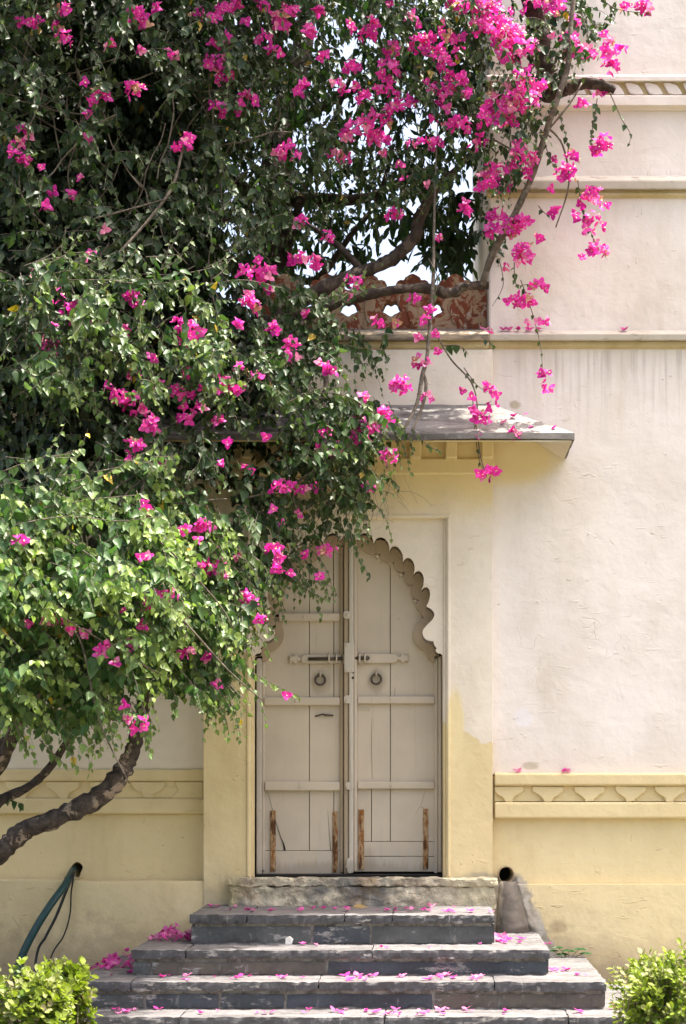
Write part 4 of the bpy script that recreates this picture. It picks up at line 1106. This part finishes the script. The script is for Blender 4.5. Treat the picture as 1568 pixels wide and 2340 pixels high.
# loose shoots that break up the edge of both crowns
er = random.Random(21)
EDGE = [('B',(700,930),(930,1070),-.66,13), ('B',(640,1090),(880,1150),-.62,12), ('B',(590,1230),(740,1330),-.68,18), ('A',(520,1230),(590,1450),-1.05,20), ('A',(440,1540),(560,1600),-1.15,10), ('A',(20,1600),(320,1650),-1.5,14),
        ('B',(60,560),(520,640),-1.2,16), ('A',(20,1030),(420,1100),-1.65,18), ('B',(640,650),(860,800),-.5,14)]
for w, (xa_, ya_), (xb_, yb_), Y, n_ in EDGE:
    for k in range(n_):
        px, py = er.uniform(xa_, xb_), er.uniform(ya_, yb_)
        up_ = ya_ < 660 or (1000 < ya_ < 1060)
        dx = er.uniform(10, 60); dy = er.uniform(-55, 15) if up_ else er.uniform(15, 70)
        pts = [(px-dx, py-dy*.6), (px, py), (px+dx*.7, py+dy*.9), (px+dx*1.0, py+dy*1.7+12)]
        shoot(LA if w == 'A' else LB, TA if w == 'A' else TB, pts, Y + er.uniform(-.12,.12), er.uniform(.036,.052), er.uniform(.3,.9), er.uniform(.6,1.1), 1.1)
# bare hanging twiglets above the door
for k in range(110):
    px, py = sample([(600,1100),(930,1040),(940,1120),(880,1170),(720,1220),(640,1260),(560,1330),(540,1240)])
    Y = -.55 - .2*random.random(); q = [(px, py, Y)]
    a = random.uniform(-.5,.5)
    for j in range(5):
        a += rng.normal(0, .35); st = random.uniform(10, 26)
        px += st*math.sin(a); py += st*math.cos(a)*.9; q.append((px, py, Y))
    TB.tube([P(*v) for v in q], [.0015,.0014,.0013,.0012,.001,.0008], 4, cap=False)
for k in range(45):                      # vines inside the canopy
    px, py = sample([(-60,150),(560,150),(520,900),(-60,950)]); Y = face_depth(px, py) + random.uniform(.0,.5); q = []
    a = random.uniform(-1,1)
    for j in range(7):
        q.append((px, py, Y)); a += rng.normal(0,.3); px += 40*math.sin(a); py -= 40*math.cos(a)
    TB.tube([P(*v) for v in smooth_curve(q,3)], .004, 5, cap=False)
# limbs inside both crowns that carry the shoots
for k in range(26):
    px, py = sample(POLY_A); q = smooth_curve([(200,1280,-1.1,0),((200+px)/2+rng.normal(0,30),(1280+py)/2-40,-1.2,0),(px,py,face_depth(px,py)+.25,0)],5)
    TA.tube([P(a,b,Y) for a,b,Y,_ in q], [.009-.0006*i for i in range(len(q))], 5, cap=False)

# background tree
tk = ptube('trunk', [(560,2520,1.9,60),(590,1500,1.9,56),(612,900,1.9,50),(622,640,1.9,44),(626,520,1.9,40),(630,420,1.9,36),(640,300,1.9,30),(690,120,1.9,24),(720,-150,1.9,16)], M['bark_dark'], tree, 12, .15)
for pts in ([(626,460,1.9,22),(700,455,1.8,18),(790,458,1.7,14),(870,440,1.6,9),(960,380,1.6,5)], [(628,470,1.9,18),(540,420,1.9,14),(420,360,1.9,10),(300,200,1.9,6)], [(632,420,1.9,14),(600,300,1.9,11),(540,120,1.9,8),(500,-60,1.9,5)],
            [(640,640,1.9,12),(660,560,1.8,10),(690,450,1.7,8),(740,330,1.7,6),(800,180,1.6,5)], [(640,620,1.9,10),(720,640,1.7,9),(800,540,1.6,7),(860,460,1.6,5),(900,330,1.6,4)],
            [(640,300,1.9,14),(780,220,1.8,10),(920,160,1.7,7),(1060,120,1.6,4)], [(620,700,1.9,20),(480,560,2.0,14),(300,450,2.0,9),(100,300,2.0,6)]):
    ptube('limb', pts, M['bark_dark'], tree, 8, .15)
def tree_twigs(poly, count, Y0, Y1, ln, size, dens_fn):
    k = 0
    while k < count:
        px, py = sample(poly)
        if random.random() > dens_fn(px, py): k += .15; continue
        k += 1
        Y = random.uniform(Y0, Y1); d = rng.normal(0,1,3) + np.array((0,0,-.1)); d /= np.linalg.norm(d); l = ln*(.6+.8*random.random())
        p0 = np.array(P(px, py, Y)) - d*l*.5
        f = lambda t: p0 + d*l*t + np.array((0,0,-.35*l*t*t))
        TC.tube([Vector(f(t)) for t in (0,.33,.66,1)], [.003,.0025,.002,.0015], 4, cap=False)
        for j in range(9):
            t = (j+random.random())/9
            tip = d*.3 + rng.normal(0,.45,3) + np.array((0,0,-.75)); nr = rng.normal(0,.6,3) + np.array((0,-.5,.5))
            c = (np.array((.020,.045,.016))*(.7+.7*random.random()) if random.random() < .85 else np.array((.05,.09,.02)))
            LC.add(f(t), tip, nr, size*(.7+.5*random.random()), c)
def gap(px, py):
    v = mnoise.noise(Vector((px/90, py/75, 3.3))) + .5*mnoise.noise(Vector((px/40, py/40, 8.1)))
    return min(1, max(.12, .52 + 1.1*v))
tree_twigs([(-150,-150),(480,-150),(500,300),(450,640),(450,800),(-150,800)], 2000, .8, 2.4, .36, .15, lambda x, y: 1.0)
tree_twigs([(480,-150),(1120,-150),(1100,330),(980,420),(800,430),(640,620),(450,640)], 1000, 1.2, 2.6, .30, .085, gap)
tree_twigs([(960,420),(1075,420),(1085,560),(1050,600),(960,580)], 42, 1.0, 1.8, .30, .115, lambda x, y: 1.0)
tree_twigs([(620,480),(960,450),(930,560),(720,620),(640,620)], 40, 1.2, 2.4, .3, .10, gap)

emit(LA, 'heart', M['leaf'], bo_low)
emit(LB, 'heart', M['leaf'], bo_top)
emit(LC, 'long', M['leaf_tree'], tree)
for T, root in ((TA, bo_low), (TB, bo_top), (TC, tree)):
    o = T.build('twigs', M['twig'] if root is not tree else M['bark_dark'], root); o['kind'] = 'stuff'

# flower heads, at their places in the picture (layout x, y, radius)
FL = """85,60,14 145,30,14 150,90,15 313,42,18 358,22,12 255,112,10 308,203,19 225,225,17 202,262,9 320,115,9 57,298,10 42,360,17 95,383,9 205,318,10 452,35,12 487,45,12 515,28,19 493,148,20 512,178,17 497,250,18
565,235,19 418,332,20 390,125,12 545,15,14 600,15,13 640,60,20 662,35,19 725,30,14 625,120,14 530,120,9 805,158,17 830,225,15 835,292,20 870,317,15 855,262,12 905,250,19 690,205,17 663,350,20 630,350,9 765,350,12
785,362,11 890,165,20 880,195,15 940,50,15 960,108,22 988,100,16 1012,85,15 1050,90,13 1042,190,22 1030,215,22 1072,225,13 1000,215,13 990,270,11 1000,330,15 1035,285,15 878,352,8 1110,15,28 1130,55,28 1098,62,18 1150,80,24
1165,95,34 1192,125,34 1160,125,24 1240,20,34 1268,15,20 1205,200,34 1190,225,34 1172,245,24 1120,275,24 1160,262,15 1130,418,32 1112,405,13 1190,350,22 1208,365,15 1218,395,13 1150,525,31 1135,498,16 1178,520,17 1195,578,22
1200,508,13 1192,600,14 1165,390,16 1300,90,16 1310,50,13 1350,125,15 1385,90,13 1388,122,15 1397,155,18 1310,130,18 1365,212,18 1330,245,13 1375,335,21 1310,358,13 1293,405,21 1345,468,22 1358,510,18 1355,445,18 1365,575,20
1270,488,11 1310,500,11 1195,690,20 1240,735,10 1245,858,12 1252,882,11 1475,20,19 1430,20,11 965,830,15 918,888,20 905,878,13 1055,895,8 1078,908,7 1080,937,9 1120,900,13 1105,957,12 1088,945,8 975,912,13 880,945,13 835,985,25
825,1005,18 835,920,15 895,1045,16 885,968,13 740,1030,12 745,990,11 1095,998,8 1110,1088,16 990,715,13 955,773,8 862,738,11 968,735,11 808,645,16 590,622,18 610,634,18 560,625,12 680,590,15 715,605,16 750,545,12 690,510,13
900,495,15 1065,480,15 995,545,9 980,425,9 570,692,13 545,745,11 620,752,14 572,672,9 665,790,15 668,815,13 755,848,15 432,765,26 440,785,18 410,740,12 285,760,18 165,712,17 183,735,17 130,682,13 95,655,13 108,800,23 115,755,13
305,678,17 315,702,11 345,820,11 435,855,12 480,878,20 527,880,17 545,890,12 398,902,18 370,890,13 270,907,17 305,928,19 337,975,19 420,958,12 455,935,11 500,970,11 550,845,11 610,1000,9 305,1020,17 296,1055,12 330,1165,15 375,1060,9
505,1060,9 565,1070,10 640,1120,13 662,1110,13 690,1117,12 645,1195,9 630,1165,7 420,1210,12 468,1205,17 470,1290,12 497,1300,15 517,1315,9 625,1258,14 630,1300,9 570,1375,15 560,1360,9 750,1260,15 733,1320,9 850,1115,11
355,1375,18 398,1355,13 410,1395,13 417,1415,7 300,1480,15 285,1400,8 230,1495,13 265,1515,9 110,1410,15 128,1420,9 50,1240,13 65,1425,9 325,1430,7 430,1490,12 472,1508,11 495,1565,7 285,1612,9 321,1660,14 292,1645,7 320,1275,9
655,1590,5 665,1310,7 700,1270,8 520,1010,8 450,1235,7 160,1440,7 165,445,9 120,440,9 240,530,8 210,582,7 75,628,6 195,190,8 700,75,14 740,130,10 770,190,9 600,90,12 560,60,11 940,330,9 925,410,7 1085,340,10 1060,20,14 1020,150,14 935,240,12 700,720,9 905,740,8 1120,760,6 1245,660,6 1215,365,9 1330,590,7 1170,985,5""".split()
fr_ = random.Random(4)
for q in list(FL):             # smaller sprigs beside the larger heads
    a, b, r = map(float, q.split(','))
    if fr_.random() < .34: FL.append('%.0f,%.0f,%.0f' % (a + fr_.uniform(-48, 48), b + fr_.uniform(-40, 40), fr_.uniform(6, 11)))
for k in range(14): FL.append('%.0f,%.0f,%.0f' % (fr_.uniform(780, 1150), fr_.uniform(10, 340), fr_.uniform(8, 17)))
for q in FL:
    a, b, r = map(float, q.split(','))
    low = (a < 560 and b > 1080 and not (a > 400 and b < 1250))
    if b > 820 and a > 930: Y = -.5
    elif a > 1230: Y = -.42 + .1*math.sin(a)
    else: Y = face_depth(a, b) - .05
    cluster_obj('flower_head', 1.28*r*(CD+Y)/FP, bo_low if low else bo_top, P(a, b, Y), .12 if r < 10 else 0.0)

# ------------------------------------------------------------------ hedges
def hedge(label, x0, x1, y0, y1, ztop, seed, wide):
    r = thing('clipped_hedge', ((x0+x1)/2, (y0+y1)/2, GZ), label, 'hedge')
    L = Leaves(); T = MB(); rs = np.random.default_rng(seed)
    cx, cy, cz = (x0+x1)/2, (y0+y1)/2, (GZ+ztop)/2 - .05; hx, hy, hz = (x1-x0)/2, (y1-y0)/2, (ztop-GZ)/2 + .05
    for k in range(1350):
        u = rs.normal(0,1,3); u /= np.linalg.norm(u); u = np.sign(u)*np.abs(u)**.38       # rounded box
        rad = 1 - .35*rs.random()**2 if k > 140 else .6 + .15*rs.random()
        lump = 1 + (.12*rs.random() if rs.random() < .12 else 0) + .11*mnoise.noise(Vector(u*2.3)+Vector((seed,0,0)))
        p = np.array((cx,cy,cz)) + u*np.array((hx,hy,hz))*rad*lump*.95
        if p[2] < GZ+.03: continue
        d = u*.6 + rs.normal(0,.45,3) + np.array((0,0,.55)); d /= np.linalg.norm(d)
        ln = .07*(.6+.8*rs.random()); n = 9
        T.tube([Vector(p-d*ln*1.2), Vector(p), Vector(p+d*ln)], [.002,.0018,.0012], 4, cap=False)
        hue = rs.random()
        for j in range(n):                      # whorled rosette of leaves
            a = 2.4*j + rs.random()*.6; w = np.cross(d, (0.3,.2,1)); w /= np.linalg.norm(w)+1e-6; v = np.cross(d, w)
            out = w*math.cos(a) + v*math.sin(a)
            t = j/n
            tip = out*(1-.55*t) + d*(.25+.8*t) + rs.normal(0,.15,3); nr = d - out*.35 + rs.normal(0,.2,3)
            base = np.array((.085,.150,.014))*(1-t) + np.array((.26,.32,.030))*t
            if hue < .20: base = np.array((.26,.28,.11))*(.8+.4*rs.random())
            elif hue < .27: base = np.array((.30,.25,.15))*(.6+.5*rs.random())
            L.add(p + d*ln*t, tip, nr, .041*(1-.25*t)*(.6+.7*rs.random()), base*(.8+.4*rs.random()))
    emit(L, wide, M['leaf_hedge'], r)
    o = T.build('twigs', M['twig'], r); o['kind'] = 'stuff'
    q = MB()
    for k in range(7):
        a = rs.random()*6.28; b = rs.random()
        q.tube([(cx+hx*.2*math.cos(a), cy+hy*.2*math.sin(a), GZ-.02), (cx+hx*.4*math.cos(a), cy+hy*.4*math.sin(a), GZ+.25), (cx+hx*.75*math.cos(a)*b, cy+hy*.7*math.sin(a), ztop-.12)], [.014,.011,.006], 6)
    q.build('stems', M['bark'], r)
hedge('bright clipped green hedge with pale leaves in the bottom left corner', X(-160,-2.1), X(182,-2.1), -2.45, -1.82, Z(2226,-2.1), 5, 'broad')
hedge('bright clipped green hedge with narrow leaves in the bottom right corner', X(1424,-2.1), X(1800,-2.1), -2.45, -1.82, Z(2204,-2.1), 9, 'obovate')

# ------------------------------------------------------------------ weed in the corner
wd = thing('weed', (X(1300,-.12), -.12, .575), 'small green weed growing in the corner of the steps by the wall', 'weed')
LW = Leaves(); TW = MB()
for a, b in ((1275,2165),(1300,2172),(1325,2168),(1338,2178),(1285,2180),(1262,2172)):
    base = P(1300+rng.normal(0,6), 2200, -.12); end = P(a, b, -.16)
    TW.tube([base, (base+end)/2+Vector((0,0,.01)), end], .0018, 5, cap=False)
    for j in range(6):
        an = j*1.1+rng.random(); LW.add(np.array(end), (math.cos(an), math.sin(an)*.8-.3, .15), (0,-.3,1), .036*(.7+.5*rng.random()), np.array((.03,.10,.025))*(.8+.5*rng.random()))
emit(LW, 'heart', M['leaf'], wd); TW.build('stalks', M['stem'], wd)

# ------------------------------------------------------------------ fallen bracts
VAR = []
for k in range(8):
    B = Leaves()
    n = (3,3,2,3,1,2,4,3)[k]
    base = [(.62,.06,.34),(.56,.035,.27),(.60,.12,.38),(.72,.24,.46)][k%4]
    for j in range(n):
        a = 2*math.pi*j/max(n,2) + rng.normal(0,.3)
        up = .9 if n > 1 else .2
        B.add((rng.normal(0,.004), rng.normal(0,.004), .003), (math.cos(a), math.sin(a), up+rng.normal(0,.15)), (-math.cos(a)*.6, -math.sin(a)*.6, -1), .034*(.8+.4*rng.random()), np.array(base)*(.85+.3*rng.random()))
    p, t, nn, s_, c = B.arrays()
    me = leaf_mesh('fallen_bract', 'bract', p, t, nn, s_, c); me.materials.append(M['bract']); VAR.append(me)
def fallen(pos, where, sc=1.0):
    o = bpy.data.objects.new('fallen_bract', random.choice(VAR)); COL.objects.link(o)
    o.location = pos; o.rotation_euler = (rng.normal(0,.12), rng.normal(0,.12), random.uniform(0, 6.28)); o.scale = (sc,)*3
    return tag(o, 'loose pink bougainvillea bract lying on ' + where, 'petal', 'pink bracts on ' + where)
NM = ['the top stone step', 'the second stone step from the top', 'the third stone step from the top', 'the lowest visible stone step']
ON = [[482,495,565,572,616,626,687,713,741,767,795,798,882,884,903,929,941,969,981,984,1014,1022,1029,1034,1076],
      [345,692,872,979,1142,1148,1152,1161,1188,1192],
      [423,427,534,540,552,633,641,649,792,797,816,822,849,853,914,920,976,984,1004,1010,1016,1024,1031,1036,1079,1086,1099,1262,1268,1289,1295,1321,1286,296,371],
      [264,272,281,289,364,459,613,698,705,765,772,779,856,863,885,898,905,912,959,966,1004,1012,1066,1072,1146,1155,1324,1402,1406,1410]]
for i, xs in enumerate(ON):
    a, b, Y, zt = STEPS[i]
    for px in xs:
        back = STEPS[i-1][2] if i else -.22
        y = random.uniform(Y+.04, back-.03) if i else random.uniform(Y+.12, -.24)
        if i and not (STEPS[i-1][0] < px < STEPS[i-1][1]): y = random.uniform(back-.02, back+.25)
        fallen((X(px, y), y, zt+.003), NM[i], random.uniform(.55,.95))
        if random.random() < .6: fallen((X(px + random.uniform(-60,60), y), min(back-.02, max(Y+.02, y + random.uniform(-.06,.1))), zt+.003), NM[i], random.uniform(.35,.6))
for px in (1185, 1290, 1296): fallen((X(px,-.03), -.028, Z(1766,-.03)+.004), 'the ledge of the yellow plinth', .9)
for px, Y in ((1150,-.40),(1173,-.30),(1213,-.42),(1262,-.45),(1195,-.25)):
    t = (Y-ye)/(-.06-ye); fallen((X(px,Y), Y, ze+(zw-ze)*t*(1.0 if px < 1200 else .6)+.010), 'the awning over the door', .9)
for px in (1108,1150,1163,1185,1210,1230,1428): fallen((X(px,-.04), -.035, Z(757,-.04)+.006), 'the upper string course', .9)
def pile(label, x0, x1, y0, y1, z, n, hgt):
    r = thing('petal_pile', ((x0+x1)/2, (y0+y1)/2, z), label, 'petals')
    for k in range(n):
        u, v = random.random(), random.random()
        o = bpy.data.objects.new('petal', random.choice(VAR)); COL.objects.link(o); parent(o, r)
        h = hgt*math.sin(math.pi*min(1,max(0,u*.9+.08)))*(.4+.6*v)*random.random()
        o.location = (x0+(x1-x0)*u, y0+(y1-y0)*v, z+.004+h); o.rotation_euler = (rng.normal(0,.5), rng.normal(0,.5), random.uniform(0,6.28)); o.scale = (random.uniform(.55,.95),)*3
xa = X(434,-.70)
pile('heap of pink petals against the top step on the left', X(355,-.4), xa-.02, -.55, -.15, STEPS[1][3], 60, .05)
xa = X(302,-.95)
pile('heap of pink petals against the second step on the left', X(215,-.7), xa-.02, -.75, -.3, STEPS[2][3], 60, .05)
pile('small heap of pink petals in the right corner of the second step', X(1134,-.5), X(1160,-.5), -.62, -.45, STEPS[1][3], 10, .03)
# white scrap on the second step and a dry leaf on the top one
sc = MB().add([(-.02,0,0),(.014,.004,.002),(.022,.002,.03),(.004,-.006,.045),(-.018,-.004,.034)], [(0,1,2,3,4)])
o = sc.build('paper_scrap', mat_simple('white_paper', (.75,.73,.68), .8, .1)); o.location = (X(661,-.73), -.735, STEPS[1][3]+.002)
so_ = o.modifiers.new('solid', 'SOLIDIFY'); so_.thickness = .002
tag(o, 'scrap of white paper leaning on the second step', 'scrap')
me = leaf_mesh('dry_leaf', 'long', np.zeros((1,3)), np.array([[1,0,.1]]), np.array([[0,-.4,1.]]), np.array([.085]), np.array([[.42,.28,.12]]), 1.6); me.materials.append(M['leaf'])
o = bpy.data.objects.new('dry_leaf', me); COL.objects.link(o); o.location = (X(806,-.25), -.26, STEPS[0][3]+.006)
tag(o, 'dry tan leaf lying on the top step below the sill', 'leaf')
for o in bpy.data.objects:
    if 'base' in o: del o['base']
